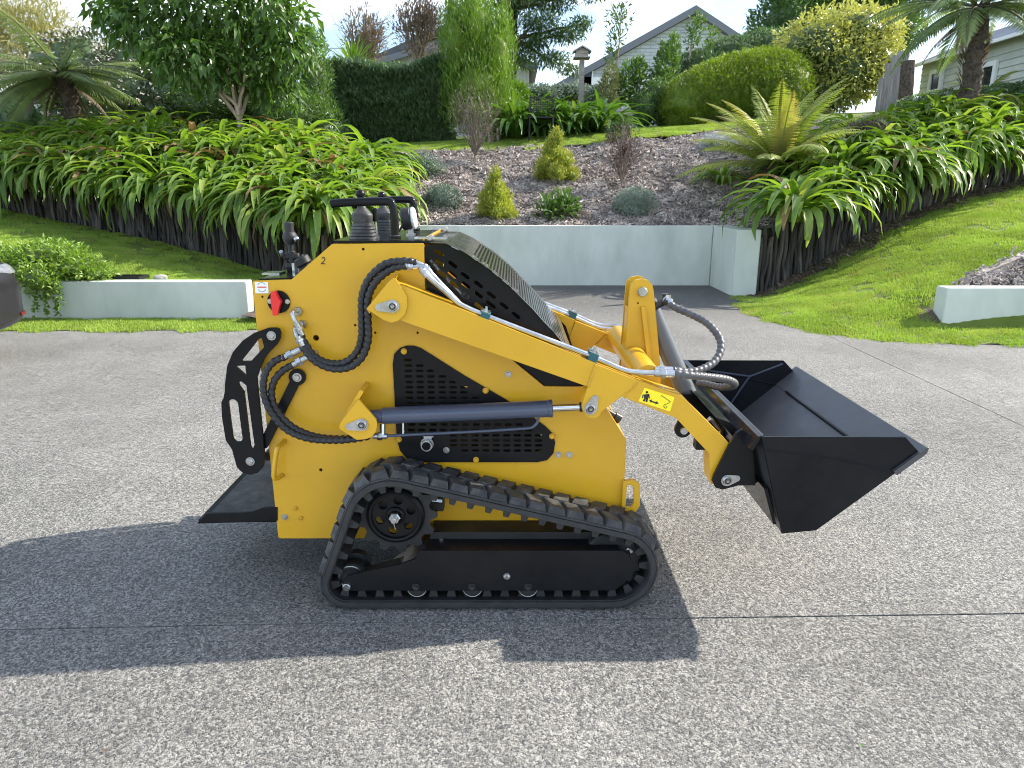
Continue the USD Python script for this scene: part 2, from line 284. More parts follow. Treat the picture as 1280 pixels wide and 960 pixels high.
def crown(blobs, n, L, W, seed, up=.25, out=.6, rough=.5, freq=2.2, shell=.45, droop=.2, zmin=None, scatter=.6):
    """Foliage through the outer part of some ellipsoids: uneven outline, gaps, leaves turned outwards and about."""
    r = np.random.default_rng(seed); vol = np.array([b[3] * b[4] + b[4] * b[5] + b[3] * b[5] for b in blobs]); share = np.maximum(1, (n * vol / vol.sum()).astype(int)); P_, A_ = [], []
    for b, k in zip(blobs, share):
        d = unit(k, r); q = np.array(b[:3]); s = np.array(b[3:6])
        rad = (1 - shell * r.random(k) ** 1.5) * (1 - rough * .5 + rough * meshkit.fbm(d * freq + seed * 3.1 + q, 3, seed))
        P_.append(q + d * s * rad[:, None]); A_.append(d * out + unit(k, r) * scatter + [0, 0, up])
    p = np.vstack(P_); a = np.vstack(A_)
    if zmin is not None: keep = p[:, 2] > zmin; p, a = p[keep], a[keep]
    m = len(p); return leaves(p, a, unit(m, r) * .6 + [0, -.1, .9], L * (.6 + .7 * r.random(m)), W * (.65 + .6 * r.random(m)), droop=droop)
def lump(blobs, k=.8, seed=0, freq=2.5):
    out = []
    for b in blobs:
        m = trimesh.creation.icosphere(3); d = m.vertices.copy(); f = .75 + .5 * meshkit.fbm(d * freq + seed, 3, seed)
        m.vertices = np.array(b[:3]) + d * np.array(b[3:6]) * k * f[:, None]; out.append(m)
    return cat(out)
def strap(length, width, lean, curl, seed, k=8, base=(0, 0, 0), az=0., keel=.22):
    """One strap leaf: rises, arches over and hangs; narrowed at both ends, keeled."""
    r = np.random.default_rng(seed); s = np.linspace(0, 1, k + 1); ang = lean - curl * s ** 1.3; st = length / k
    x = np.r_[0, np.cumsum(np.cos((ang[1:] + ang[:-1]) / 2) * st)]; z = np.r_[0, np.cumsum(np.sin((ang[1:] + ang[:-1]) / 2) * st)]
    w = width * np.minimum(1, .55 + 1.4 * s) * np.clip(1.06 - s ** 5, .08, 1); tw = .5 * (r.random() - .5) * s
    N = np.stack([-np.sin(ang), np.zeros(k + 1), np.cos(ang)], 1); C = np.stack([x, .06 * length * (r.random() - .5) * s ** 2, z], 1)
    S = np.stack([np.sin(tw) * N[:, 0], np.cos(tw), np.sin(tw) * N[:, 2]], 1)
    v = np.stack([C - S * w[:, None] / 2 + N * w[:, None] * keel, C, C + S * w[:, None] / 2 + N * w[:, None] * keel], 1).reshape(-1, 3)
    c, q = math.cos(az), math.sin(az); v = np.c_[v[:, 0] * c - v[:, 1] * q, v[:, 0] * q + v[:, 1] * c, v[:, 2]] + base
    f = []
    for i in range(k):
        a = 3 * i; f += [[a, a + 3, a + 4], [a, a + 4, a + 1], [a + 1, a + 4, a + 5], [a + 1, a + 5, a + 2]]
    return T(v, f)
def limb(p0, p1, r0, r1, seed, bend=.08, n=7, sides=8):
    r = np.random.default_rng(seed); p0, p1 = np.array(p0, float), np.array(p1, float); s = np.linspace(0, 1, n)[:, None]
    off = np.cumsum(r.normal(size=(n, 3)), axis=0) * bend * np.linalg.norm(p1 - p0) / n ** .5; off -= off[0]; off = off * np.sin(s * PI * .5)
    off = off - off[-1] * s
    return tube(p0 + (p1 - p0) * s + off, r0 + (r1 - r0) * np.linspace(0, 1, n) ** .8, sides)
def sheet(poly, step, h, jitter=0., edge=None, skirt=0.):
    """A piece of ground: the polygon cut into small triangles and lifted to h(x, y)."""
    p = Polygon(poly) if not hasattr(poly, 'exterior') else poly
    v, f = trimesh.creation.triangulate_polygon(p.segmentize(step), engine='earcut')
    m = trimesh.Trimesh(np.c_[v, np.zeros(len(v))], f)
    for _ in range(12):
        e = m.edges_unique_length; 
        if e.max() < step * 1.6 or len(m.faces) > 60000: break
        vv, ff = trimesh.remesh.subdivide_to_size(m.vertices, m.faces, step * 1.5); m = trimesh.Trimesh(vv, ff)
    m.merge_vertices(); v = m.vertices.copy(); v[:, 2] = h(v[:, 0], v[:, 1])
    return T(v, m.faces)
def gridsheet(poly, step, h):
    """The same on a regular grid, clipped at the outline."""
    p = Polygon(poly); x0, y0, x1, y1 = p.bounds
    xs, ys = np.arange(x0, x1 + step, step), np.arange(y0, y1 + step, step); X, Y = np.meshgrid(xs, ys, indexing='ij')
    n, k = X.shape; i, j = np.meshgrid(np.arange(n - 1), np.arange(k - 1), indexing='ij')
    cx, cy = X[:-1, :-1] + step / 2, Y[:-1, :-1] + step / 2; on = contains_xy(p, cx.ravel(), cy.ravel()).reshape(cx.shape)
    a = (i * k + j)[on]; f = np.vstack([np.c_[a, a + k, a + k + 1], np.c_[a, a + k + 1, a + 1]])
    v = np.c_[X.ravel(), Y.ravel(), h(X.ravel(), Y.ravel())]; m = T(v, f); m.remove_unreferenced_vertices()
    e = np.unique(m.edges[trimesh.grouping.group_rows(np.sort(m.edges, axis=1), require_count=1)].ravel())   # pull the outline's steps onto the polygon
    ring = p.exterior
    for q in e:
        c = ring.interpolate(ring.project(Point(m.vertices[q, :2])))
        if np.hypot(c.x - m.vertices[q, 0], c.y - m.vertices[q, 1]) < step * 1.2: m.vertices[q, :2] = c.x, c.y
    m.vertices[:, 2] = h(m.vertices[:, 0], m.vertices[:, 1]); return m
def surface(pts, smooth=.002):
    p = np.array(pts, float); f = RBFInterpolator(p[:, :2], p[:, 2], kernel='linear', smoothing=smooth)
    return lambda x, y: f(np.c_[np.ravel(x), np.ravel(y)])
def tilt(h, x, y):
    e = .08; gx = (h(x + e, y) - h(x - e, y)) / (2 * e); gy = (h(x, y + e) - h(x, y - e)) / (2 * e)
    n = np.c_[-gx, -gy, np.ones(len(gx))]; return n / np.linalg.norm(n, axis=1, keepdims=True)
def scatter(path_name, protos, mat_, pts, nrm, label, cat_, seed, s0=.8, s1=1.25):
    """Uncountable small things over the ground: one PointInstancer."""
    r = np.random.default_rng(seed); pi = UsdGeom.PointInstancer.Define(stage, numbered('/World/' + path_name)); targets = []
    for k, m in enumerate(protos):
        q = usdkit.mesh(stage, f'{pi.GetPath()}/tuft_{k:03d}', m, M[mat_ if isinstance(mat_, str) else mat_[k]]); targets.append(q.GetPath())
    pi.CreatePrototypesRel().SetTargets(targets); n = len(pts)
    pi.CreatePositionsAttr(Vt.Vec3fArray.FromNumpy(np.asarray(pts, np.float32))); pi.CreateProtoIndicesAttr(Vt.IntArray.FromNumpy(r.integers(0, len(protos), n).astype(np.int32)))
    ax = np.cross([0, 0, 1.0], nrm); sn = np.linalg.norm(ax, axis=1); an = np.arctan2(sn, nrm[:, 2]); ax = ax / (sn[:, None] + 1e-9)
    yaw = r.random(n) * 2 * PI; qs = []
    for i in range(n):
        q1 = Gf.Quatf(math.cos(an[i] / 2), Gf.Vec3f(*map(float, ax[i] * math.sin(an[i] / 2)))); q2 = Gf.Quatf(math.cos(yaw[i] / 2), Gf.Vec3f(0, 0, math.sin(yaw[i] / 2))); qs.append(Gf.Quath(q1 * q2))
    pi.CreateOrientationsAttr(Vt.QuathArray(qs)); s = s0 + (s1 - s0) * r.random(n); pi.CreateScalesAttr(Vt.Vec3fArray.FromNumpy(np.c_[s, s, s].astype(np.float32)))
    keys(pi.GetPrim(), label, cat_, None, 'stuff')
def inside(poly, n, seed):
    p = Polygon(poly); x0, y0, x1, y1 = p.bounds; r = np.random.default_rng(seed); q = r.random((int(n * (x1 - x0) * (y1 - y0) / p.area), 2)) * [x1 - x0, y1 - y0] + [x0, y0]
    return q[contains_xy(p, q[:, 0], q[:, 1])]

# ------------------------------------------------------------------ ground, driveway
def flat(z): return lambda x, y: np.full(np.shape(np.ravel(x)), z)
def quad(x0, y0, x1, y1): return [(x0, y0), (x1, y0), (x1, y1), (x0, y1)]
obj('ground', box((0, 60, -.16), (400, 400, .2)), 'lawn_base', label='level ground under the drive and garden', kind='structure')
drive = obj('driveway', box((0, 2, -.04), (44, 19.8, .03)), 'soil', label='grey exposed aggregate concrete driveway', kind='structure')
JY = [(-22, 1.28), (-1.69, 2.045), (-.6, 2.083), (1.75, 2.137), (22, 2.6)]; JX = 3.14; g = .007
def jy(x): return np.interp(x, [p[0] for p in JY], [p[1] for p in JY])
near = lambda a, b: [(a, -7.5), (b, -7.5)] + [(x, jy(x) - g / 2 - .001) for x in sorted([b] + [p[0] for p in JY if a < p[0] < b] + [a], reverse=True)]
far = lambda a, b: [(x, jy(x) + g / 2) for x in sorted([a] + [p[0] for p in JY if a < p[0] < b] + [b])] + [(b, 11.6), (a, 11.6)]
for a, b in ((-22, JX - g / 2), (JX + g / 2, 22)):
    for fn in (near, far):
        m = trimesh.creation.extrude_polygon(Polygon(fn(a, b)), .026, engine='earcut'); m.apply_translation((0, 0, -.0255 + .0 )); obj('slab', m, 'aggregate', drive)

# ------------------------------------------------------------------ garden levels
bank = surface([(-8.4, 12.1, 1.36), (-5.36, 11.1, 1.2), (-3.4, 10.2, 1.0), (-1.8, 9.9, .86), (-1.6, 10.95, .83), (.5, 11.0, .83), (3.0, 11.0, .83), (3.3, 9.8, .9), (4.17, 10.2, 1.05), (5.34, 10.7, 1.38), (8.4, 12.1, 1.92), (11, 13, 2.2),
    (-2.5, 14.5, 2.06), (-1, 14.5, 2.13), (1, 14.5, 2.23), (2.5, 14.5, 2.35), (4, 14.5, 2.48), (7, 14.5, 2.75), (-5, 14.5, 1.95), (-10, 14.5, 2.0), (-12, 12.8, 1.5), (-6, 12.6, 1.86), (-4, 12.4, 1.78), (-8.2, 13.3, 1.95), (-5.1, 11.6, 1.5), (-3.2, 10.75, 1.30), (-2.5, 11.6, 1.42), (-7.2, 12.3, 1.64), (-.8, 12.5, 1.42), (1.2, 12.5, 1.42), (3, 12.5, 1.55), (5, 12.4, 1.8),
    (-2.5, 17, 2.38), (0, 17, 2.52), (4, 17, 2.76), (8, 17, 3.05), (-8, 17, 2.4), (14, 17, 3.3), (-2, 22, 2.9), (6, 22, 3.3), (14, 22, 3.7), (-12, 22, 2.8), (0, 40, 3.6), (-30, 40, 3.2), (30, 40, 4.2), (-30, 14, 2.2), (30, 14, 3.0), (0, 90, 4), (-60, 90, 4), (60, 90, 4.5)], .003)
palL = [(-8.9, 12.2, 1.12), (-8.4, 12.0, 1.09), (-7.0, 11.6, .88), (-5.36, 11.0, .63), (-3.4, 10.1, .26), (-2.4, 9.75, .06), (-1.75, 9.7, 0)]
palR = [(3.34, 9.72, .0), (4.17, 10.1, .30), (5.34, 10.6, .86), (6.8, 11.3, 1.28), (8.4, 12.0, 1.57), (9.6, 12.5, 1.75)]
def along(pts, n):
    p = np.array(pts); d = np.r_[0, np.cumsum(np.linalg.norm(np.diff(p[:, :2], axis=0), axis=1))]; s = np.linspace(0, d[-1], n); return np.c_[[np.interp(s, d, p[:, k]) for k in range(3)]].T
def bumpy(h, a, f, seed): return lambda x, y: h(x, y) + a * (meshkit.fbm(np.c_[np.ravel(x) * f, np.ravel(y) * f, np.zeros(np.size(x))], 4, seed) - .5)
EDGE = [(-14, 14.5), (-5, 14.55), (-2.5, 14.5), (-1, 14.42), (1, 14.4), (2.5, 14.5), (4, 14.6), (7, 14.6), (12, 14.6)]
front = [(-14, 13.6), (-10.5, 12.75)] + [(x, y + .10) for x, y, z in palL[1:]] + [(-1.66, 10.92), (3.0, 10.92)] + [(x, y + .10) for x, y, z in palR] + [(12, 13.4)]
BED = front + EDGE[::-1]
mulch_h = bumpy(bank, .16, 1.7, 3)
obj('mulch_bank', gridsheet(BED, .11, mulch_h), 'mulch_base', smooth=True, label='sloping garden bank covered in pale bark mulch', kind='structure')
upper_h = lambda x, y: bank(x, y) + .03
TOPLAWN = EDGE + [(12, 17.6), (-14, 17.6)]
obj('upper_lawn', gridsheet(TOPLAWN, .25, upper_h), 'lawn_base', smooth=True, label='strip of bright lawn along the top of the bank', kind='structure')
obj('upper_ground', gridsheet([(-70, 17.4), (70, 17.4), (70, 100), (-70, 100)], 2.5, lambda x, y: bank(x, y) - .02), 'lawn_base', smooth=True, label='rising ground beyond the upper lawn', kind='structure')
# lower lawns
left_h = surface([(-2.0, 7.3, .03), (-2.6, 7.9, .08), (-3.1, 7.95, .34), (-5.5, 7.95, .40), (-9, 7.95, .5), (-14, 8, .6), (-2.0, 8.6, .03), (-14, 12.8, 1.5)] + [(x, y, z) for x, y, z in palL] + [(-4.2, 9.2, .40), (-6.5, 9.6, .70), (-8.5, 10, .85)])
LEFTLAWN = [(-14, 7.93), (-2.97, 7.99), (-2.65, 8.0), (-2.2, 8.1), (-1.9, 8.3), (-1.75, 9.75)] + [(x, y + .05) for x, y, z in palL[::-1]] + [(-14, 13.6)]
obj('left_lawn', gridsheet(LEFTLAWN, .12, bumpy(left_h, .05, 2.2, 5)), 'lawn_base', smooth=True, label='shaded lawn slope behind the left low wall', kind='structure')
LEFTSTRIP = [(-14, 7.18), (-9, 7.2), (-6, 7.16), (-4, 7.2), (-2.75, 7.22), (-2.4, 7.3), (-2.9, 7.86), (-14, 7.86)]
obj('grass_strip', gridsheet(LEFTSTRIP, .1, flat(.008)), 'lawn_base', smooth=True, label='narrow grass strip at the foot of the left low wall', kind='structure')
right_h = surface([(3.05, 9.65, .006), (2.80, 8.1, .006), (2.88, 7.6, .006), (3.0, 7.26, .006), (3.3, 6.85, .006), (3.55, 6.66, .006), (4.2, 6.55, .006), (4.8, 6.48, .006), (7, 6.4, .006), (12, 6.3, .006), (3.6, 7.0, .035), (4.4, 6.9, .035), (3.2, 8.0, .05), (4.35, 7.3, .12), (4.45, 7.6, .30), (4.9, 7.75, .43), (5.8, 8.1, .68), (7.2, 8.5, .92), (12, 9, 1.4), (4.3, 8.6, .28), (12, 13, 2.0), (4.5, 7.1, .03), (8, 7.1, .05), (12, 7.1, .1)] + palR)
RIGHTLAWN = [(3.06, 9.68), (2.86, 8.9), (2.79, 8.2), (2.84, 7.7), (2.98, 7.28), (3.24, 6.92), (3.55, 6.68), (4.2, 6.54), (4.8, 6.48), (8, 6.40), (13, 6.35), (13, 13.8)] + [(x, y + .05) for x, y, z in palR[::-1]]
def right_z(x, y):
    z = right_h(x, y); x, y = np.ravel(x), np.ravel(y); low = (y < 7.22) & (x > 4.4); return np.where(low, np.clip(.004 + .05 * (y - 6.4), .004, .04), z)
obj('right_lawn', gridsheet(RIGHTLAWN, .1, bumpy(right_z, .03, 2.0, 6)), 'lawn_base', smooth=True, label='sunlit lawn slope on the right beside the driveway', kind='structure')
RBED = [(4.62, 7.36), (12, 7.36), (12, 9.6), (7.4, 8.75), (5.85, 8.12), (4.95, 7.75)]
obj('bark_bed', gridsheet(RBED, .1, lambda x, y: right_h(x, y) + .035), 'mulch_base', smooth=True, label='bark covered bed behind the right low wall', kind='structure')

# ------------------------------------------------------------------ walls
def wall(parts, label, loc_name='low_wall'):
    t = thing(loc_name, label, 'wall')
    for nm, m in parts: obj(nm, m, 'painted_render', t)
def rbox(x0, x1, y0, y1, z0, z1, b=.014):
    import manifold3d as mf
    ms = [mf.Manifold.sphere(b, 8).translate((x, y, z)) for x in (x0 + b, x1 - b) for y in (y0 + b, y1 - b) for z in (z0, z1 - b)]
    h = mf.Manifold.batch_hull(ms).to_mesh(); m = trimesh.Trimesh(h.vert_properties[:, :3], h.tri_verts)
    return m
wall([('wall_body', rbox(-7.6, -2.92, 7.80, 8.0, -.05, .43))], 'low pale green rendered wall on the left, a trailing succulent hanging over it')
wall([('wall_body', rbox(4.42, 11, 7.20, 7.40, -.05, .44))], 'low pale green rendered wall at the right edge with lawn around its end')
wall([('back_wall', rbox(-1.66, 3.0, 10.8, 11.0, -.05, .887)), ('return_wall', rbox(3.003, 3.33, 9.66, 11.0, -.05, .889)), ('return_wall', rbox(-1.93, -1.663, 9.66, 11.0, -.05, .889))], 'tall pale green retaining wall behind the loader, holding up the mulch bank', 'retaining_wall')

# ------------------------------------------------------------------ palisades of dark tree-fern logs
def palisade(pts, n, top, label, seed):
    r = np.random.default_rng(seed); t = thing('log_palisade', label, 'palisade fence'); q = along(pts, n)
    for i, (x, y, z) in enumerate(q):
        h = top(i / n) * (.80 + .24 * r.random()); w = .019 + .016 * r.random(); k = 6; th = np.arange(k) * 2 * PI / k; zs = np.array([-.15, .05, .3, .55, .8, .97, 1.0]) * h; rows = []
        for j, zz in enumerate(zs):
            rr = w * (.85 + .4 * r.random(k)) * (1.05 - .15 * j / 6); rr = rr * (.55 if j == 6 else 1)
            rows.append(np.c_[rr * np.cos(th) + .012 * r.normal(), rr * np.sin(th) + .010 * r.normal(), np.full(k, zz)])
        v = np.vstack(rows + [[[0, 0, h * 1.0]]]); lean = r.normal(size=2) * .055; v[:, 0] += v[:, 2] * lean[0]; v[:, 1] += v[:, 2] * (abs(lean[1]) * .6 + .03)
        f = []
        for j in range(6):
            for a in range(k): b = (a + 1) % k; f += [[j * k + a, j * k + b, (j + 1) * k + b], [j * k + a, (j + 1) * k + b, (j + 1) * k + a]]
        f += [[6 * k + a, 6 * k + (a + 1) % k, 7 * k] for a in range(k)]
        obj('log', T(v + [x, y + r.normal() * .018, z], f), 'ponga', t, smooth=40)
palisade(palL, 230, lambda s: .38 + .50 * min(1, s * 1.3), 'long dark palisade of rough tree-fern logs below the left agapanthus bed', 11)
palisade(palR, 190, lambda s: .92 - .50 * min(1, s * 1.15), 'dark palisade of tree-fern logs climbing the lawn on the right', 12)

# ------------------------------------------------------------------ grass
def tuft(n, size, hmin, hmax, w, seed, lean=.5):
    r = np.random.default_rng(seed); p = np.c_[(r.random((n, 2)) - .5) * size, np.zeros(n)]; h = hmin + (hmax - hmin) * r.random(n); az = r.random(n) * 2 * PI; d = np.c_[np.cos(az), np.sin(az), np.zeros(n)]; s = np.c_[-np.sin(az), np.cos(az), np.zeros(n)]
    k = lean * r.random(n)[:, None]; hh = h[:, None]; m = p + d * hh * k * .35 + [0, 0, 1] * hh * .6; t = p + d * hh * k * 1.1 + [0, 0, 1] * hh * (1 - .25 * k)
    v = np.stack([p - s * w / 2, p + s * w / 2, m - s * w * .4, m + s * w * .4, t], 1).reshape(-1, 3); b = np.arange(n)[:, None] * 5
    return T(v, np.concatenate([b + [0, 1, 3], b + [0, 3, 2], b + [2, 3, 4]], 1).reshape(-1, 3))
tufts = [tuft(190, .19, .012, .034, .0055, s) for s in (1, 2, 3, 4)]
def grass(name, poly, h, per, label, seed, s0=.8, s1=1.3, protos=None):
    q = inside(poly, per * Polygon(poly).area, seed); q = q[~((q[:, 0] > 4.33) & (q[:, 1] > 7.11) & (q[:, 1] < 7.52))]; z = h(q[:, 0], q[:, 1])
    scatter(name, protos or tufts, 'grass_blade', np.c_[q, z - .004], tilt(h, q[:, 0], q[:, 1]), label, 'grass', seed, s0, s1)
shrink = lambda poly, d: list(Polygon(poly).buffer(-d).exterior.coords)
grass('grass', shrink(RIGHTLAWN, -.015), bumpy(right_z, .03, 2.0, 6), 90, 'short bright grass of the sunlit right lawn', 21)
grass('grass', [p for p in shrink(LEFTLAWN, .05)], bumpy(left_h, .05, 2.2, 5), 55, 'short grass on the shaded slope behind the left low wall', 22)
grass('grass', shrink(LEFTSTRIP, -.02), flat(.008), 95, 'grass growing along the foot of the left low wall', 23, .8, 1.5)
grass('grass', [(-4, 14.5), (-2.5, 14.5), (-1, 14.42), (1, 14.4), (2.5, 14.5), (4, 14.6), (6, 14.6), (6, 17.4), (-4, 17.4)], upper_h, 40, 'mown grass along the top of the mulch bank', 24)

# ------------------------------------------------------------------ bark chips
def chips(n, size, seed, L=.033):
    r = np.random.default_rng(seed); out = []
    for i in range(n):
        l = L * (.4 + r.random()); m = box((0, 0, 0), (l, l * (.18 + .3 * r.random()), .006 + .006 * r.random())); m.vertices += r.normal(size=(8, 3)) * [.004, .003, .002]
        m.apply_transform(trimesh.transformations.euler_matrix(r.normal() * .5, r.normal() * .45, r.random() * 6.3)); m.apply_translation(((r.random() - .5) * size, (r.random() - .5) * size, .008 + .02 * r.random())); out.append(m)
    return cat(out)
chip_sets = [chips(24, .2, s) for s in (1, 2, 3)] + [chips(9, .18, 9, .07)]
CB = [(-2.4, 10.98), (3.0, 10.98), (3.6, 10.2), (4.4, 10.6), (5.6, 11.2), (9, 12.8), (9, 14.55), (-4, 14.55), (-3.4, 12)]
q = inside(CB, 5200, 31); scatter('bark_chip', chip_sets, 'chip', np.c_[q, mulch_h(q[:, 0], q[:, 1])], tilt(mulch_h, q[:, 0], q[:, 1]), 'loose pale bark chips spread over the garden bank', 'bark mulch', 31)
rb_h = lambda x, y: right_h(x, y) + .035
q = inside([p for p in RBED if p[0] < 13 ], 1500, 32); q = q[q[:, 0] < 8.5]; scatter('bark_chip', chip_sets, 'chip', np.c_[q, rb_h(q[:, 0], q[:, 1])], tilt(rb_h, q[:, 0], q[:, 1]), 'loose bark chips in the bed behind the right low wall', 'bark mulch', 32)
litter = lambda pts, n, seed: np.array([[x + .1 * a, y - .06 - abs(b) * .12, 0] for (x, y, z), a, b in zip(along(pts, n), np.random.default_rng(seed).normal(size=n), np.random.default_rng(seed + 1).normal(size=n))])
q = litter(palR, 240, 33)[:, :2]; rz_ = bumpy(right_z, .03, 2.0, 6); scatter('leaf_litter', chip_sets, 'brown_leaf', np.c_[q, rz_(q[:, 0], q[:, 1]) + .005], tilt(rz_, q[:, 0], q[:, 1]), 'fallen brown litter along the foot of the right palisade', 'leaf litter', 33)
# timber edging of the right bed, black tray and stone on the left
t = thing('timber_edging', 'weathered timber edging between the right lawn and the bark bed', 'garden edging')
ed = [(4.62, 7.40), (4.95, 7.72), (5.85, 8.1), (7.4, 8.73)]
for (x0, y0), (x1, y1) in zip(ed, ed[1:]):
    z0, z1 = [float(right_h(np.array([a]), np.array([b]))[0]) for a, b in ((x0, y0), (x1, y1))]
    d = np.array([x1 - x0, y1 - y0, 0]); d /= np.linalg.norm(d); s = np.array([-d[1], d[0], 0]) * .045; a, b = np.array([x0, y0, z0]) + d * .004, np.array([x1, y1, z1]) - d * .004
    m = T([a - s - [0, 0, .1], a + s - [0, 0, .1], b + s - [0, 0, .1], b - s - [0, 0, .1], a - s + [0, 0, .06], a + s + [0, 0, .06], b + s + [0, 0, .06], b - s + [0, 0, .06]], [[0, 2, 1], [0, 3, 2], [4, 5, 6], [4, 6, 7], [0, 1, 5], [0, 5, 4], [1, 2, 6], [1, 6, 5], [2, 3, 7], [2, 7, 6], [3, 0, 4], [3, 4, 7]])
    obj('board', m, 'timber', t)
# ------------------------------------------------------------------ the loader
YN, TW = 2.148, .18          # outer face of the near track, track width
YB, YC = 2.34, 2.67          # near body side plate, middle of the machine
YF = 2 * YC - YB
L = thing('skid_steer_loader', 'yellow tracked mini skid steer loader with a black front bucket, parked on the driveway', 'mini loader')
def run(pts): return [P3(u, v, Y) for u, v, Y in pts]
def both(name, m, mat_, parent=L, smooth=False):
    a = obj(name, m, mat_, parent, smooth); obj(name, mirror(m), mat_, parent, smooth); return a

# body: side plates, rear and front sheets, deck
side = PL([(315, 351), (364, 349.5), (415, 305), (530, 304), (531, 362), (600, 420), (640, 450), (680, 483), (735, 484), (757, 510), (783, 550), (777, 672), (348, 673)], YB)
vent = PL([(491, 455), (493, 442), (500, 435), (508, 432), (517, 432), (526, 435), (534, 440), (580, 469), (632, 499), (660, 517), (682, 533), (691, 542), (694, 553), (692, 566), (684, 575), (672, 577.5), (520, 577.5), (509, 573), (500, 563), (496, 548)], YB - .004)
hole = Polygon(vent).buffer(-.035)
holes_px = [(404, 302 + 10), (445, 407), (395, 422)]
holes = [Point(P(u, v, YB)).buffer(r) for u, v, r in ((454, 311.5, .0045), (328, 371, .004), (395, 422.5, .010), (444, 406.5, .004), (469, 416, .004), (522, 416, .004), (401, 587.5, .006))]
sp = Polygon(side).buffer(-.008).buffer(.008, quad_segs=4)
body = obj('side_panel', ext(sp, YB, YB + .010, [hole] + holes), 'yellow_paint', L)
obj('side_panel', mirror(ext(sp, YB, YB + .010, [hole])), 'yellow_paint', L)
def strip(pts, y0, y1, th, off=0):
    ln = LineString(pts).offset_curve(off) if off else LineString(pts)
    return ext(ln.buffer(th / 2, cap_style=2, join_style=2), y0, y1)
yi, yo = YB + .0105, YF - .0105
obj('rear_panel', strip([(side[0][0] + .006, side[0][1] - .008), (side[-1][0] + .006, side[-1][1] + .006)], yi, yo, .008), 'yellow_paint', L)
obj('front_panel', strip([(side[8][0] - .004, side[8][1] - .006), (side[9][0] - .006, side[9][1]), (side[10][0] - .006, side[10][1]), (side[11][0] - .006, side[11][1] + .006)], yi, yo, .008), 'yellow_paint', L)
obj('floor_panel', strip([(side[-1][0] + .012, side[-1][1] + .01), (side[11][0] - .012, side[11][1] + .01)], yi, yo, .008), 'matt_black', L)
obj('rear_deck', strip([(side[0][0] + .02, side[0][1] + .002), (side[1][0] - .004, side[1][1] + .002)], YB + .012, yo - .001, .006), 'gloss_black', L)
obj('sloped_deck', strip([(side[1][0] + .002, side[1][1] - .002), (side[2][0] - .004, side[2][1] - .006)], yi, yo, .006), 'gloss_black', L)
deck_z = side[2][1] + .006
obj('control_deck', box(((side[2][0] + side[3][0]) / 2 + .01, YC, deck_z), (side[3][0] - side[2][0] + .02, YF - YB - .03, .008)), 'gloss_black', L)
obj('engine_block', cat([box((-.15, YC, .62), (.62, .34, .42)), box((-.40, YC, .86), (.5, .4, .3)), cyl((.1, YC - .2, .7), (.1, YC + .2, .7), .10), cyl((-.2, YC - .24, .55), (-.2, YC + .2, .55), .07), box((.1, YC, .42), (.45, .44, .2))]), 'matt_black', L)
# vent cover with its slots
rows = []
def slots(u0, u1, v, n, du=None):
    return [(u0 + (u1 - u0) * i / max(1, n - 1), v) for i in range(n)]
rows += slots(510, 510, 449.5, 1) + slots(511, 525, 456.5, 2) + slots(511, 538, 463, 3) + slots(511, 553, 470, 4) + slots(512, 566, 477, 5) + slots(512, 580, 483.5, 6) + slots(512, 580, 490, 6) + slots(512, 594, 497, 7) + slots(513, 608, 503.5, 8)
for v, a, b, n in ((530, 515, 649, 11), (537, 514, 661, 12), (543.5, 567, 673, 9), (550, 567, 673, 9), (556, 567, 673, 9), (562.5, 581, 673, 8)): rows += slots(a, b, v, n)
sl = [affinity.scale(LineString([(x - .0085, z), (x + .0085, z)]).buffer(.0042, quad_segs=3), 1, 1) for x, z in (P(u, v, YB) for u, v in rows)]
vp = obj('vent_cover', ext(rounded(vent, .006), YB - .006, YB - .001, sl), 'black_paint', L)
for u, v in ((505, 439), (607, 488), (690, 545), (595, 574.5), (498.5, 549)):
    x, z = P(u, v, YB - .006); obj('bolt', cat([cyl((x, YB - .005, z), (x, YB - .010, z), .0105, 16), cyl((x, YB - .010, z), (x, YB - .015, z), .0075, 6)]), 'yellow_paint', vp)
x, z = P(533.5, 556, YB - .03)
ex = obj('exhaust_outlet', lathe_y([(.015, YB + .05), (.0155, YB - .045), (.019, YB - .045), (.0195, YB + .05)], x, z), 'zinc', L, 30)
obj('hose_clamp', cat([lathe_y([(.0197, YB - .022), (.0225, YB - .022), (.0225, YB - .010), (.0197, YB - .010)], x, z), box((x + .004, YB - .016, z + .024), (.026, .014, .009)), cyl((x - .012, YB - .016, z + .025), (x + .022, YB - .016, z + .025), .005, 8)]), 'zinc', ex)
# bolts on the body
for u, v, Y in ((635, 467.5, YB), (698, 568, YB), (711.5, 568, YB), (356, 646, YB), (558, 562.5, YB - .006)): obj('bolt', bolt(u, v, Y, .0085), 'zinc', L)
for u, v in ((369.5, 635), (376, 647)): obj('bolt', bolt(u, v, YB, .006, .004), 'yellow_paint', L)
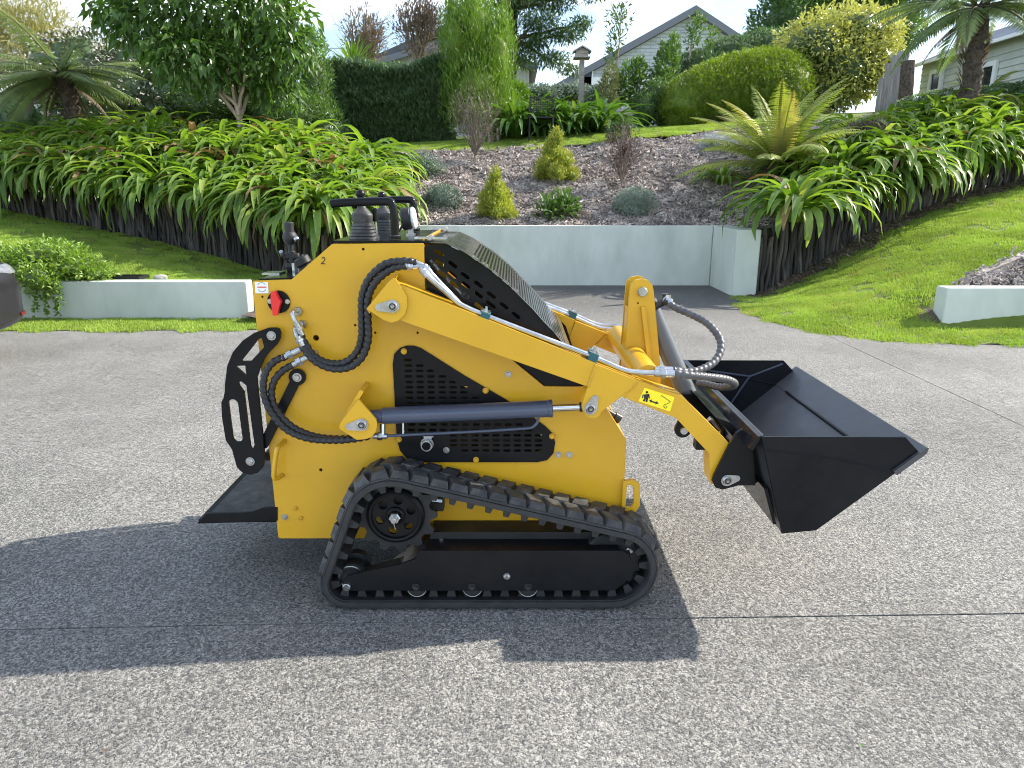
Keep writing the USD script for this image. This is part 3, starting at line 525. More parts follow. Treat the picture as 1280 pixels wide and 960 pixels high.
# hand-written number, stickers
def onto(m, u, v, Y):                                               # lettering stood upright on a plate at Y
    x, z = P(u, v, Y); w = m.vertices; return T(np.c_[w[:, 0] + x, Y - w[:, 2], w[:, 1] + z], m.faces[:, ::-1] if False else m.faces)
two = smoothed([P3(u, v, YB - .0008) for u, v in ((402.2, 322.8), (404.2, 321.4), (406.0, 323.0), (405, 326.2), (401.5, 329.8), (403.6, 329.2), (406.3, 330.0))], 6)
obj('written_number', tube(two, .0013, 6), 'ink', L)
st = obj('serial_sticker', ext(PL([(318.5, 352.5), (335, 352.5), (335.8, 366.5), (319.5, 366.5)], YB), YB - .0015, YB - .0003), 'white_label', L)
a, b = P(327.5, 358.8, YB)
obj('red_stripe', box((a, YB - .0021, b), (.030, .001, .0035)), 'red_plastic', st)
obj('grey_ring', cat([tube([(a + .013 * math.cos(t), YB - .0019, b - .004 + .011 * math.sin(t)) for t in np.linspace(PI * 1.1, PI * 1.9, 14)], .0007, 5), tube([(a + .013 * math.cos(t), YB - .0019, b + .004 + .011 * math.sin(t)) for t in np.linspace(PI * .1, PI * .9, 14)], .0007, 5)]), 'cylinder_blue', st)
# red battery isolator
ds = obj('isolator_plate', cyl((*P(349, 377, YB)[:1], YB - .001, P(349, 377, YB)[1]), (P(349, 377, YB)[0], YB - .007, P(349, 377, YB)[1]), .0375, 32, .001), 'black_paint', L)
obj('key', cat([ext(rounded(PL([(339, 364.5), (344, 364), (349, 374), (351.5, 377), (350, 381), (346.5, 394.5), (341.5, 394.5), (339.5, 381), (338.5, 376)], YB - .03), .003), YB - .034, YB - .014), cyl((*P(345.5, 377.5, YB - .02)[:1], YB - .005, P(345.5, 377.5, YB - .02)[1]), (P(345.5, 377.5, YB - .02)[0], YB - .030, P(345.5, 377.5, YB - .02)[1]), .016, 16)]), 'red_plastic', ds)
for u, v in ((337.5, 376.5), (359.5, 377)): obj('bolt', bolt(u, v, YB - .007, .006, .006), 'zinc', ds)
# tie-down loops
def loop(pts, holepts, name='tie_down'): return obj(name, ext(rounded(pts, .006), YB - .002, YB - .016, [rounded(holepts, .004)]), 'yellow_paint', L)
x0, z0 = P(354, 551, YB); x1, z1 = P(351, 594, YB)
obj('tie_down', tube(smoothed([(x0 + .005, YB + .002, z0), (x0 - .001, YB - .035, z0 - .006), (x0 - .008, YB - .052, z0 - .02), (x1 - .006, YB - .052, z1 + .02), (x1, YB - .035, z1 + .004), (x1 + .006, YB + .002, z1)], 8), .0085, 10), 'yellow_paint', L, True)
loop(PL([(778, 599), (792, 598), (799, 603), (799, 630), (793, 638), (776, 638)], YB), PL([(783, 604), (788, 604), (791.5, 608), (791.5, 627), (788, 632), (781, 632)], YB))
x, z = P(766, 519, YB + .1); obj('front_bumper_stop', cat([cyl((x - .02, YB + .1, z + .012), (x + .014, YB + .1, z - .008), .012, 14), cyl((x + .006, YB + .1, z - .004), (x + .026, YB + .1, z - .016), .017, 14)]), 'hose_black', L)

# engine hood: curved perforated top between two slotted black sides
curve = PL([(534, 306), (556, 305.5), (577.5, 315), (596, 327), (615, 340), (634, 356), (652, 374), (667, 389), (680, 404), (691, 415), (701, 427)], YB)
hood_side = [P(530, 314, YB)] + curve + PL([(725, 452), (735, 483.5), (681, 482.5), (641, 449), (601, 419), (533, 361)], YB)
hs = [(437, 315.5), (455.5, 319), (465, 332), (481, 345), (498.5, 356.5)]
hslots = []
for u, v, w in ((548, 316.5, 0), (565.5, 331, 0), (581, 345, 0), (598, 356, 0), (614, 369.5, 0), (630, 383, 0), (645, 395, 0), (549, 329, 0), (565, 344, 0), (582, 357, 0), (598, 369, 0), (614, 382, 0), (567.5, 356, 0), (582, 369.5, 0), (613, 381, 0), (598, 383, 0), (552, 343, 0)):
    x, z = P(u, v, YB); hslots.append(affinity.rotate(LineString([(x - .011, z), (x + .011, z)]).buffer(.0062, quad_segs=4), -38))
from shapely.ops import unary_union
hu = unary_union(hslots)
hood = obj('engine_hood', ext(Polygon(hood_side).buffer(-.004).buffer(.004), YB + .008, YB + .013, [hu] if hu.geom_type == 'Polygon' else list(hu.geoms)), 'gloss_black', L)
obj('hood_side', mirror(ext(Polygon(hood_side).buffer(-.004).buffer(.004), YB + .008, YB + .013, list(hu.geoms))), 'gloss_black', hood)
def perforated(path, y0, y1, nu, nv, u_on, gap=.55):
    """A bent sheet with real oblong holes, and a turned-down thickness."""
    p, s = resample(np.c_[np.array(path)[:, 0], np.zeros(len(path)), np.array(path)[:, 1]], .004); d = s
    U = np.linspace(0, d[-1], nu + 1); V = np.linspace(y0, y1, nv + 1); V = np.r_[V]; verts, faces = [], []
    at = lambda q: (np.interp(q, d, p[:, 0]), np.interp(q, d, p[:, 2]))
    def vert(q, y): x, z = at(q); verts.append((x, y, z)); return len(verts) - 1
    for i in range(nu):
        for j in range(nv):
            a, b, c, e = U[i], U[i + 1], V[j], V[j + 1]; o = [vert(a, c), vert(b, c), vert(b, e), vert(a, e)]
            if u_on[0] < i < u_on[1] and 0 < j < nv - 1:
                fa, fb = (b - a) * .24, (e - c) * .17; fo = ((e - c) * .0)
                h = [vert(a + fa, c + fb + fo), vert(b - fa, c + fb + fo), vert(b - fa, e - fb), vert(a + fa, e - fb)]
                for k in range(4): n = (k + 1) % 4; faces += [[o[k], o[n], h[n]], [o[k], h[n], h[k]]]
            else: faces += [[o[0], o[1], o[2]], [o[0], o[2], o[3]]]
    m = T(verts, np.array(faces)[:, ::-1]); m.merge_vertices(); return m
top_path = [P(536, 303.5, YB)] + [(x, z + .004) for x, z in curve[1:]] + [P(716, 441, YB)]
obj('hood_top', perforated(top_path, YB - .004, YF + .004, 46, 22, (10, 44)), 'hood_black', hood)
for u, v, Y in ((536, 300.5, YB + .04), (536, 301.5, YF - .08)):
    x, z = P(536, 302, YB); y = YB + .06 if Y < YC else YF - .06
    obj('hinge', cat([box((x - .028, y, z + .008), (.05, .05, .005)), box((x + .028, y, z + .007), (.05, .05, .005)), cyl((x, y - .03, z + .010), (x, y + .03, z + .010), .008, 12)]), 'zinc', hood)
obj('hood_seal', box((P(533, 304, YB)[0] - .012, YC, deck_z + .005), (.007, YF - YB - .06, .010)), 'yellow_paint', hood)

# lift arms: box section, knee gusset, drop end; the far arm mirrors the near one
AO, AI = 2.235, 2.315
arm_a = PL([(486, 352), (503, 357), (516, 362), (745, 454), (735, 483.5), (497, 399.5), (480, 396)], AO)
arm_k = PL([(745.5, 455.5), (797, 475.5), (777, 495), (752, 514), (749.5, 519.5), (744.5, 522.5), (737, 522.5), (730.5, 518.5), (727.5, 511), (728, 503), (735, 482)], AO)
arm_f = PL([(797.5, 475.5), (852, 495), (913, 556), (896, 606), (888, 604), (887, 588), (886.5, 567), (862, 541), (845, 522.5), (777.5, 496)], AO)
def tubular(poly, y0, y1, open_=.0): return ext(poly, y0, y1)
arms = []
for nm, poly, a, b in (('lift_arm', arm_a, AO, AI), ('lift_arm_knee', arm_k, AO - .003, AI + .003), ('lift_arm_end', arm_f, AO, AI)):
    arms.append(both(nm, ext(Polygon(poly).buffer(-.003).buffer(.003), a, b), 'yellow_paint'))
wl = [P3(745, 455.5, AO - .002), P3(735, 483, AO - .002)]
obj('weld_bead', cat([tube(resample(np.array(w), .006)[0] + np.random.default_rng(4).normal(size=(len(resample(np.array(w), .006)[0]), 3)) * .0007, .0042, 7) for w in (wl, [P3(797.5, 475.5, AO), P3(777.5, 496, AO)])]), 'yellow_paint', L)
# pivot bracket at the top, pin keepers
def keeper(u, v, u2, v2, Y, parent=L, r=.021):
    x, z = P(u, v, Y); x2, z2 = P(u2, v2, Y)
    pl = unary_union([Point(x, z).buffer(r), Point(x2, z2).buffer(r * .55)]).convex_hull
    k = obj('pin_keeper', ext(pl, Y, Y - .005), 'zinc', parent)
    obj('pin', cat([lathe_y([(0, Y - .011), (.0135, Y - .011), (.0155, Y - .009), (.0155, Y - .004)], x, z, 22), lathe_y([(0, Y - .0145), (.004, Y - .0145), (.0055, Y - .011)], x, z, 10)]), 'zinc', k, 35)
    obj('pin_recess', lathe_y([(.0065, Y - .0116), (.0105, Y - .0118), (.0112, Y - .0105)], x, z, 20), 'matt_black', k, True)
    obj('bolt', cat([cyl((x2, Y - .004, z2), (x2, Y - .011, z2), .0075, 6)]), 'zinc', k)
brk = rounded(PL([(487, 350.5), (493, 346.5), (503, 361), (508.5, 372), (509, 383), (506, 393), (498, 401), (489, 403.5), (480, 400.5), (458, 386)], 2.222), .004)
both('pivot_bracket', ext(brk, 2.222, 2.232), 'yellow_paint')
both('bracket_web', ext(PL([(488, 351), (494, 347), (489, 357), (462, 392), (458, 386)], 2.235), 2.233, YB), 'yellow_paint')
keeper(491, 382.5, 474, 384, 2.222)
pcut = P(465, 359, 2.222)
# lift cylinder and its lower bracket
bk = rounded(PL([(446, 501), (449, 500), (470, 524), (471.5, 531), (470, 539), (465, 546), (457, 549), (446, 550), (424, 536), (424.5, 530)], 2.222), .004)
both('cylinder_bracket', ext(bk, 2.222, 2.232), 'yellow_paint')
both('bracket_web', ext(PL([(450, 487), (455, 489), (441, 513), (430, 534), (424.5, 530)], 2.235), 2.233, YB), 'yellow_paint')
keeper(452.5, 530.5, 437, 533, 2.222)
c0, c1, c2, c3 = [P3(u, v, 2.275) for u, v in ((478, 519.8), (690, 510.5), (727, 508.7), (739, 508))]
ax = (c1 - c0) / np.linalg.norm(c1 - c0)
lc = obj('lift_cylinder', cat([cyl(c0, c1, .0285, 32, .003), cyl(c1 - ax * .014, c1 + ax * .002, .0305, 32, .002), cyl(P3(452.5, 522, 2.275), c0, .024, 20), lathe_y([(.0, 2.245), (.026, 2.245), (.026, 2.305), (0, 2.305)], *P(452.5, 522, 2.275), 24)]), 'cylinder_blue', L, 35)
obj('piston_rod', cyl(c1, c2, .0125, 20), 'chrome', lc, 35)
obj('rod_eye', cat([cyl(c2 - ax * .008, c3 + ax * .004, .0165, 18, .002), lathe_y([(0, 2.242), (.022, 2.242), (.022, 2.308), (0, 2.308)], c3[0], c3[2], 20)]), 'hose_black', lc, 35)
obj('oil_pipe', tube(smoothed([P3(u, v, 2.262) for u, v in ((482, 545), (520, 543), (600, 539), (655, 535.5), (666, 533.5), (672, 527), (673, 516))], 8), .0052, 10), 'cylinder_blue', lc, True)
obj('port_fitting', cat([cyl(P3(466, 545, 2.262), P3(484, 545.2, 2.262), .0105, 10), cyl(P3(472, 545, 2.262), P3(478, 545.2, 2.262), .0145, 6), cyl(P3(478, 530, 2.272), P3(478, 545, 2.262), .010, 8), cyl(P3(504, 542, 2.262), P3(504, 528, 2.27), .004, 8)]), 'zinc', lc)
m = mirror(cat([cyl(c0, c1, .0285, 24, .003)])); fl = obj('lift_cylinder', m, 'cylinder_blue', L, 35); obj('piston_rod', mirror(cyl(c1, c3, .0125, 16)), 'chrome', fl, 35)
keeper(738, 510.5, 743.5, 498, AO - .003)

# oil pipes along the arms with clamps
ypa, ypb = 2.255, 2.283
pipe = [(525, 333.5), (532, 342), (545, 354), (560, 367), (571, 377.5), (583, 384.5), (602, 392.5), (670, 419), (740, 445.5), (776, 461), (795, 465), (832, 466.5)]
pipe_a = smoothed([P3(u, v, ypa) for u, v in pipe], 6); pipe_b = smoothed([P3(u, v, 2.275) for u, v in [(529, 331), (544, 348), (563, 368), (574, 379.5)]] + [P3(u, v + .5, 2.285) for u, v in pipe[4:]], 6)
for p_ in (pipe_a, pipe_b):
    obj('oil_pipe', tube(p_, .0092, 12), 'zinc', L, True)
obj('oil_pipe', mirror(tube(pipe_a, .0088, 12)), 'zinc', L, True); obj('oil_pipe', mirror(tube(pipe_b, .0088, 12)), 'zinc', L, True)
for u, v in ((606, 396), (740, 446)):
    x, z = P(u, v, 2.27); slope = -math.atan2(P(740, 446, 2.27)[1] - P(606, 396, 2.27)[1], P(740, 446, 2.27)[0] - P(606, 396, 2.27)[0])
    blk = box((x, 2.27, z), (.030, .062, .034), ry=slope)
    for f_ in (lambda q: q, mirror):
        c_ = obj('pipe_clamp', f_(blk), 'teal_plastic', L); obj('bolt', f_(cat([box((x + .003, 2.27, z + .0195), (.030, .05, .003), ry=slope), cyl((x + .003, 2.258, z + .018), (x + .003, 2.258, z + .028), .0075, 6), cyl((x + .006, 2.258, z + .026), (x + .006, 2.258, z + .036), .004, 8)])), 'zinc', c_)
def fitting(a, b, r=.011): # crimped ferrule and nut between two survey points
    a, b = np.array(a), np.array(b); d = b - a; return cat([cyl(a, b, r, 14, .0012), cyl(a + d * .30, a + d * .55, r * 1.32, 6, .001)])
for m_ in [fitting(P3(503, 326.5, 2.262), P3(513, 327.5, 2.27), .0118), fitting(P3(506, 332, 2.252), P3(516, 333.5, 2.255), .0118), tube(smoothed(run([(513, 327.5, 2.27), (521, 328.5, 2.272), (529, 331.5, 2.275)]), 6), .0072, 10), tube(smoothed(run([(516, 333.5, 2.255), (523, 332.5, 2.255), (531, 333.5, 2.255)]), 6), .0072, 10), fitting(P3(526, 337, 2.255), P3(534, 345.5, 2.255), .0105), fitting(P3(530, 332, 2.275), P3(538, 341, 2.275), .0105), fitting(P3(818, 466.5, ypa), P3(843, 467, ypa), .0125), fitting(P3(818, 462.5, ypb), P3(841, 463, ypb), .0125)]: obj('pipe_fitting', m_, 'zinc', L, 35)

# spiral wrapped hoses on the side
hA = run([(520, 328, 2.262), (503, 326.5, 2.25), (482, 330, 2.255), (463, 346, 2.262), (453, 368, 2.27), (452, 395, 2.275), (452, 420, 2.28), (446, 440, 2.285), (430, 453, 2.285), (408, 453, 2.285), (391, 443, 2.29), (380, 427, 2.295), (375, 416, 2.298)])
hB = run([(508, 332, 2.25), (490, 336, 2.252), (471, 351, 2.256), (460.5, 372, 2.262), (460, 398, 2.266), (460.5, 424, 2.27), (453, 446, 2.272), (437, 459, 2.274), (416, 461, 2.276), (396, 453, 2.28), (383, 440, 2.284), (377, 428, 2.29)])
hC = run([(356, 446, 2.30), (343, 452, 2.294), (332.5, 465, 2.286), (329, 484, 2.28), (333, 503, 2.278), (343, 521, 2.276), (360, 538, 2.274), (385, 548, 2.268), (415, 550.5, 2.262), (440, 549, 2.258), (462, 545, 2.262)])
hD = run([(366, 456, 2.302), (354, 463, 2.298), (344, 474, 2.292), (339.5, 489, 2.29), (342, 505, 2.29), (352, 521, 2.29), (368, 535, 2.288), (392, 545, 2.284), (420, 548.5, 2.28), (445, 547, 2.28), (466, 541, 2.285)])
for h_ in (hA, hB, hC, hD): obj('hydraulic_hose', hose(h_, .0112, amp=.42, pitch=.021), 'hose_black', L, True)
for m_ in [tube(smoothed(run([(373, 389, YB), (366.5, 389.5, 2.30), (367, 397, 2.29), (372, 407, 2.29), (375, 416, 2.297)]), 6), .0072, 10), lathe_y([(0, YB - .014), (.014, YB - .014), (.017, YB - .008), (.017, YB)], *P(373, 389, YB), 6), fitting(P3(370.5, 404, 2.292), P3(378, 419, 2.297), .0115),
    tube(smoothed(run([(379, 405, YB), (371, 408, 2.305), (369, 415, 2.29), (374, 426, 2.285), (378, 430, 2.287)]), 6), .0072, 10), fitting(P3(372, 420, 2.286), P3(379, 432, 2.288), .0115), lathe_y([(0, YB - .012), (.013, YB - .012), (.016, YB - .006), (.016, YB)], *P(379, 405, YB), 6),
    fitting(P3(352.5, 448, 2.30), P3(376, 436, 2.306), .0115), fitting(P3(364, 457.5, 2.302), P3(388, 444, 2.308), .0115), tube(run([(375, 436.5, 2.305), (382, 433, 2.32), (386, 431, YB)]), .0075, 10), tube(run([(387, 444.5, 2.308), (392, 442, 2.32), (396, 440, YB)]), .0075, 10)]: obj('pipe_fitting', m_, 'zinc', L, 35)

# bucket tower on the cross tube
xa, za = P(818, 478, AO + .02)
obj('cross_tube', cat([cyl((xa - .01, AI - .002, za), (xa - .01, 2 * YC - AI + .002, za), .045, 28)]), 'yellow_paint', L, 35)
YT0, YT1 = 2.615, 2.725
tp = Polygon(PL([(787.3, 362), (789, 355), (794, 350.5), (802.5, 348.5), (810.5, 350.5), (815.5, 356), (817.3, 364), (826.5, 470), (778.5, 470)], YT0))
obj('tower_plate', ext(tp, YT0, YT0 + .014, [Point(P(797.5, 379, YT0)).buffer(.004)]), 'yellow_paint', L); obj('tower_plate', ext(tp, YT1 - .014, YT1, []), 'yellow_paint', L)
obj('tower_gusset', cat([ext(PL([(800.5, 383), (806, 383), (815, 456), (809, 456)], YT0), YT0 - .012, YT0 - .0005), ext(PL([(785, 384), (790, 384), (780, 470), (778.8, 470)], YT0 + .02), YT0 + .0145, YT1 - .0145)]), 'yellow_paint', L)
obj('weld_bead', cat([tube(smoothed([P3(u, v, YT0 - .004) for u, v in ((779, 456), (790, 452), (800, 455), (815, 459), (824, 462))], 6), .008, 8)]), 'yellow_paint', L, True)
tx, tz = P(802.8, 364.5, YT0)
obj('pin', cyl((tx, YT0 - .012, tz), (tx, YT1 + .01, tz), .0175, 22, .0015), 'zinc', L, 35)
b0, b1 = np.array([tx + .012, YC, tz - .01]), P3(862, 499, YC)
ax = (b1 - b0) / np.linalg.norm(b1 - b0)
bc = obj('bucket_cylinder', cat([cyl(b0 + ax * .04, b1, .037, 32, .003), lathe_y([(0, YC - .035), (.028, YC - .035), (.028, YC + .035), (0, YC + .035)], tx, tz, 22), cyl(b0, b0 + ax * .05, .026, 18), cyl(b1 - ax * .02, b1 + ax * .004, .0395, 32, .003)]), 'cylinder_grey', L, 35)
obj('piston_rod', cyl(b1, b1 + ax * .10, .018, 20), 'chrome', bc, 35)
pu = P3(824, 380, YC - .02); obj('port_fitting', cat([cyl(P3(817, 384, YC - .03), P3(833, 375.5, YC - .03), .014, 12), cyl(P3(832, 378, YC - .03), P3(832, 367, YC - .03), .0155, 6), cyl(P3(829, 375, YC - .045), P3(840, 382, YC - .045), .0125, 10)]), 'hose_black', bc)
obj('elbow', cat([cyl(P3(829.5, 373.5, YC - .034), P3(839, 379, YC - .045), .0165, 10, .002), cyl(P3(834, 376, YC - .04), P3(835.5, 368.5, YC - .04), .0115, 6)]), 'zinc', bc)
h1 = run([(835, 378, 2.625), (845, 385, 2.61), (866, 394, 2.56), (885, 405, 2.5), (899, 422, 2.44), (901, 437, 2.40), (893, 452, 2.36), (876, 462, 2.32), (858, 465, 2.295), (841, 463, ypb)])
h2 = run([(842, 467, ypa), (862, 469, 2.26), (885, 471, 2.30), (907, 474, 2.36), (918, 479, 2.42), (914, 483, 2.48), (900, 484, 2.54), (886, 481, 2.60), (872, 479, 2.64)])
for h_ in (h1, h2): obj('hydraulic_hose', hose(h_, .0125, amp=.34, pitch=.021), 'hose_grey', L, True)
# warning sticker
wp = P(0, 0, AO)
sk = obj('warning_sticker', ext(rounded(PL([(805.5, 484.5), (843.2, 496.5), (837.5, 514.5), (798, 501.5)], AO), .003), AO - .0008, AO - .0002), 'sticker_yellow', L)
def mark(us, w=.0016, closed=False): return tube([P3(u, v, AO - .0012) for u, v in us] + ([P3(*us[0], AO - .0012)] if closed else []), w, 5)
fig = cat([ext(Point(P(808.6, 490.2, AO)).buffer(.0042), AO - .0016, AO - .0009)] + [ext(PL(q, AO), AO - .0016, AO - .0009) for q in ([(804.5, 493), (811.5, 492.2), (810, 498.5), (805.2, 498)], [(804.8, 498), (807, 498.2), (805.8, 501.8), (803.4, 501)], [(807.6, 498.2), (810, 498.4), (809, 502.6), (806.8, 502)], [(804.5, 493), (803.4, 497.6), (802.4, 497), (803.2, 493)], [(811.4, 492.4), (812.4, 497.6), (811.2, 497.8), (810.4, 494)])])
arrow = cat([ext(PL(q, AO), AO - .0016, AO - .0009) for q in ([(811.4, 499.8), (815.2, 499.4), (814.4, 500.7), (820.2, 502.6), (820.6, 501.2), (823.4, 504.2), (818.8, 505.2), (819.6, 504.2), (813.6, 502.2), (813.4, 503.4)],)])
obj('pictogram', cat([fig, arrow, mark([(826.5, 494.2), (838, 502), (834.2, 504.8)], .0009), mark([(834.2, 504.8), (838, 502)], .0009), mark([(834, 505), (830.5, 505.5), (829.5, 508), (832, 510.5), (834, 508.8), (832, 507.2)], .0008)]), 'ink', sk)

# quick coupler and its pins
cp = P
both('coupler_bracket', ext(rounded(PL([(911, 556), (920, 541), (928, 536), (940, 548), (944, 606), (922, 606.5), (903, 611.5), (894, 609), (890, 601), (892, 594)], 2.222), .003), 2.218, 2.230), 'black_paint')
keeper(908.5, 600, 920.5, 597.5, 2.218, r=.020)
obj('coupler_plate', ext(PL([(893, 520), (912, 527), (950, 566), (961, 604), (946, 606), (936, 572), (925, 556)], 2.31), 2.30, 2 * YC - 2.30), 'black_paint', L)
obj('coupler_rib', cat([ext(PL([(921, 541), (952, 560), (962, 603), (930, 605)], y), y, y + .012) for y in (2.262, 2.285, 2.308)]), 'black_paint', L)
obj('coupler_rib', mirror(cat([ext(PL([(921, 541), (952, 560), (962, 603), (930, 605)], y), y, y + .012) for y in (2.262, 2.285, 2.308)])), 'black_paint', L)
obj('cylinder_mount', cat([ext(PL([(848, 488), (872, 490), (905, 540), (880, 540)], YC), YC - .055, YC - .04), ext(PL([(848, 488), (872, 490), (905, 540), (880, 540)], YC), YC + .04, YC + .055)]), 'black_paint', L)
obj('latch_lever', tube(smoothed([P3(u, v, 2.36) for u, v in ((884, 527), (889, 523), (895, 530), (901, 537), (900, 544))], 6), .008, 8), 'zinc', L, True)
both('arm_stop', cat([ext(unary_union([Point(P(853, 536, AO + .03)).buffer(.028), Point(P(858, 528, AO + .03)).buffer(.03)]).convex_hull, AO + .02, AO + .032, [Point(P(854, 537, AO + .03)).buffer(.013)]), box((P(874, 552, AO + .03)[0], AO + .03, P(874, 552, AO + .03)[1]), (.03, .04, .045))]), 'black_paint')
x, z = P(854, 537, AO + .035); obj('bolt', cyl((x, AO + .018, z), (x, AO + .045, z), .012, 14), 'zinc', L)

# bucket
YK, YL = 2.14, 3.20
bs = PL([(952, 546), (1132, 546.5), (1148.5, 565), (1119, 591.5), (1020, 663), (977, 667)], YK)
bk_ = obj('bucket', ext(bs, YK, YK + .009), 'gloss_black', L)
obj('bucket_side', ext(bs, YL - .009, YL), 'gloss_black', bk_)
B1, B2, B3, BF = [np.array(P(u, v, YK)) for u, v in ((952, 546), (977, 667), (1020, 663), (1122, 588.5))]
obj('bucket_shell', ext(LineString([B1, B2, B3, BF]).offset_curve(.006).buffer(.005, cap_style=2, join_style=1), YK + .0095, YL - .0095), 'sheen_black', bk_)
fd = (BF - B3) / np.linalg.norm(BF - B3); nn = np.array([-fd[1], fd[0]])
e0, e1 = BF - fd * .012 + nn * .013, BF + fd * .112 + nn * .013
obj('cutting_edge', ext([e0, e1 - fd * .0, e1 - nn * .006 + fd * .004, e1 - nn * .017 - fd * .012, e0 - nn * .017], YK - .012, YL + .012), 'sheen_black', bk_)
q = PL([(948, 546), (953, 545), (941.5, 563.5), (936.5, 561)], YK); pass; obj('edge_weld', tube([(e0[0], y, e0[1] + .002) for y in np.linspace(YK + .012, YL - .14, 30)], .0065, 7), 'black_paint', bk_); obj('hook_flange', ext(q, YK + .002, YL - .002), 'gloss_black', bk_)  # added black bead paints in the shadow line of the cutting edge step
obj('flange_rib', ext(PL([(945, 551), (948.5, 552.5), (941, 575), (936, 568)], YK), YK + .12, YL - .12), 'black_paint', bk_)
sd = B2 - B1
def onb(t, s): return B1 + (np.array(P(1132, 546.5, YK)) - B1) * t + sd * s
obj('side_crease', cat([tube([(p[0], y, p[1]) for p in (onb(.02, .13), onb(.5, .22), onb(.93, .36))], .0030, 6) for y in (YK, YL - .0095, YL)]), 'black_paint', bk_)
obj('weld_bead', cat([tube([(p[0], YL - .012, p[1]) for p in (onb(.02, .10), onb(.62, .22), onb(.98, .04))], .005, 7), tube([(p[0], YL - .012, p[1]) for p in (onb(.62, .22), onb(.25, .80))], .005, 7)]), 'weld_dark', bk_)
obj('lower_back_strip', ext([B1 + sd * .55 + [-.022, 0], B1 + sd * .93 + [-.016, 0], B1 + sd * .93 + [-.006, 0], B1 + sd * .55 + [-.010, 0]], YK + .02, YL - .02), 'gloss_black', bk_)

# rear: standing platform, curved guard levers and link bars
plat = PL([(247, 653), (347, 650)], YB + .01)
obj('standing_platform', cat([box((plat[0][0] + .152, YC, plat[0][1] + .004), (.30, YF - YB - .03, .010)), ext(rounded(PL([(246, 654.5), (258, 642), (300, 641), (314, 640), (330, 634.5), (347, 634), (347, 651), (300, 653)], YB - .002), .002), YB - .002, YB + .008)]), 'black_paint', L)
obj('grip_mat', box((plat[0][0] + .160, YC, plat[0][1] + .012), (.26, YF - YB - .10, .006)), 'rubber', L)
YV = YB - .030
lev = Polygon(PL([(349, 411), (344, 409.5), (335, 410), (317, 416.5), (303, 426), (291, 440), (284, 457), (281, 480), (281, 489), (279, 498), (276.5, 503), (277.5, 522), (282, 550), (290, 562), (293.5, 575), (296, 584), (303, 591), (313, 593.5), (322, 591), (329, 584), (331, 575), (328.5, 545), (322.5, 487), (321, 472), (325, 461), (330, 449), (337, 440), (346, 431), (350.5, 423), (351, 416)], YV)).buffer(-.004).buffer(.004)
lh = [PL(q, YV) for q in ([(301.5, 451.5), (313.5, 451.5), (330, 434), (327, 422), (323, 424)], [(294, 457.5), (306.5, 457), (308, 470)], [(298, 477.5), (302, 477), (308, 482), (309.5, 495), (318, 556), (315.5, 562), (313, 558), (305, 490), (299, 482)])]
slot = LineString(PL([(291.5, 505), (297, 547)], YV)).buffer(.0165)
lv = obj('guard_lever', ext(lev, YV, YV + .010, [Polygon(h_).buffer(-.002).buffer(.002) for h_ in lh] + [slot]), 'black_paint', L); obj('guard_lever', mirror(ext(lev, YB - .012, YB - .002, lh + [slot])), 'black_paint', L)
for u, v in ((339.5, 419.5), (313, 576.5)): obj('bolt', bolt(u, v, YV, .0115, .010), 'zinc', lv)
x, z = P(339.5, 419.5, YV); obj('spacer', cyl((x, YV + .01, z), (x, YB, z), .012, 14), 'matt_black', lv)
bar = unary_union([Point(P(371.5, 471.5, YB - .014)).buffer(.0285), LineString(PL([(371, 473), (330, 555)], YB - .014)).buffer(.0165)]).buffer(-.006).buffer(.006)
lk = obj('link_bar', ext(bar, YB - .016, YB - .006), 'black_paint', L); obj('bolt', bolt(371.5, 471.5, YB - .016, .0115, .009), 'zinc', lk)
xb, zb = P(340, 572, YB); obj('hinge_tube', cyl((xb - .02, YB + .01, zb), (xb - .02, YF - .01, zb), .016, 14), 'matt_black', L)

# controls on the deck
def above(u, v, Y): return P3(u, v, Y)
def lever(u0, v0, u1, v1, Y, s):
    a, b = P3(u0, v0, Y), P3(u1, v1, Y); H = b[2] - a[2]; prof = []
    for i in range(6):
        zz = H * .42 * i / 6; w = (.036 - .0022 * i) * s; prof += [(zz, w), (zz + H * .05, w * .97), (zz + H * .052, w * .78), (zz + H * .068, w * .78)]
    prof += [(H * .44, .022 * s), (H * .56, .0245 * s), (H * .60, .023 * s), (H * .72, .010 * s), (H * .78, .0075 * s)]
    rings = []
    for zz, w in prof:
        th = np.arange(16) * 2 * PI / 16 + PI / 16; k = 1 / np.maximum(np.abs(np.cos(th)), np.abs(np.sin(th))) ** .75; t = zz / H
        rings.append(np.c_[a[0] + (b[0] - a[0]) * t + w * k * np.cos(th), Y + w * k * np.sin(th), np.full(16, a[2] + zz)])
    n = len(rings); i, j = np.meshgrid(np.arange(n - 1), np.arange(16), indexing='ij'); k = (j + 1) % 16; qd = np.stack([i * 16 + j, i * 16 + k, (i + 1) * 16 + k, (i + 1) * 16 + j], -1).reshape(-1, 4)
    bell = T(np.vstack(rings), np.vstack([qd[:, [0, 1, 2]], qd[:, [0, 2, 3]]]))
    o = obj('joystick', bell, 'rubber', L, 45); obj('knob', cat([ball(b + [0, 0, .002], .0155, 3), cyl(b - [0, 0, .05], b, .009, 12)]), 'gloss_black', o, True)
lever(456, 302, 450.5, 243.5, YB + .11, 1.42); lever(483, 294, 477, 245, YF - .16, 1.36)
x, z = P(471, 298, YB + .12); obj('small_lever', cat([cyl((x - .002, YB + .13, z - .01), (x - .003, YB + .13, z + .06), .0042, 8)]), 'chrome', L); obj('small_lever_knob', cat([cyl((x - .003, YB + .13, z + .055), (x - .004, YB + .13, z + .10), .009, 12, .003)]), 'gloss_black', L)
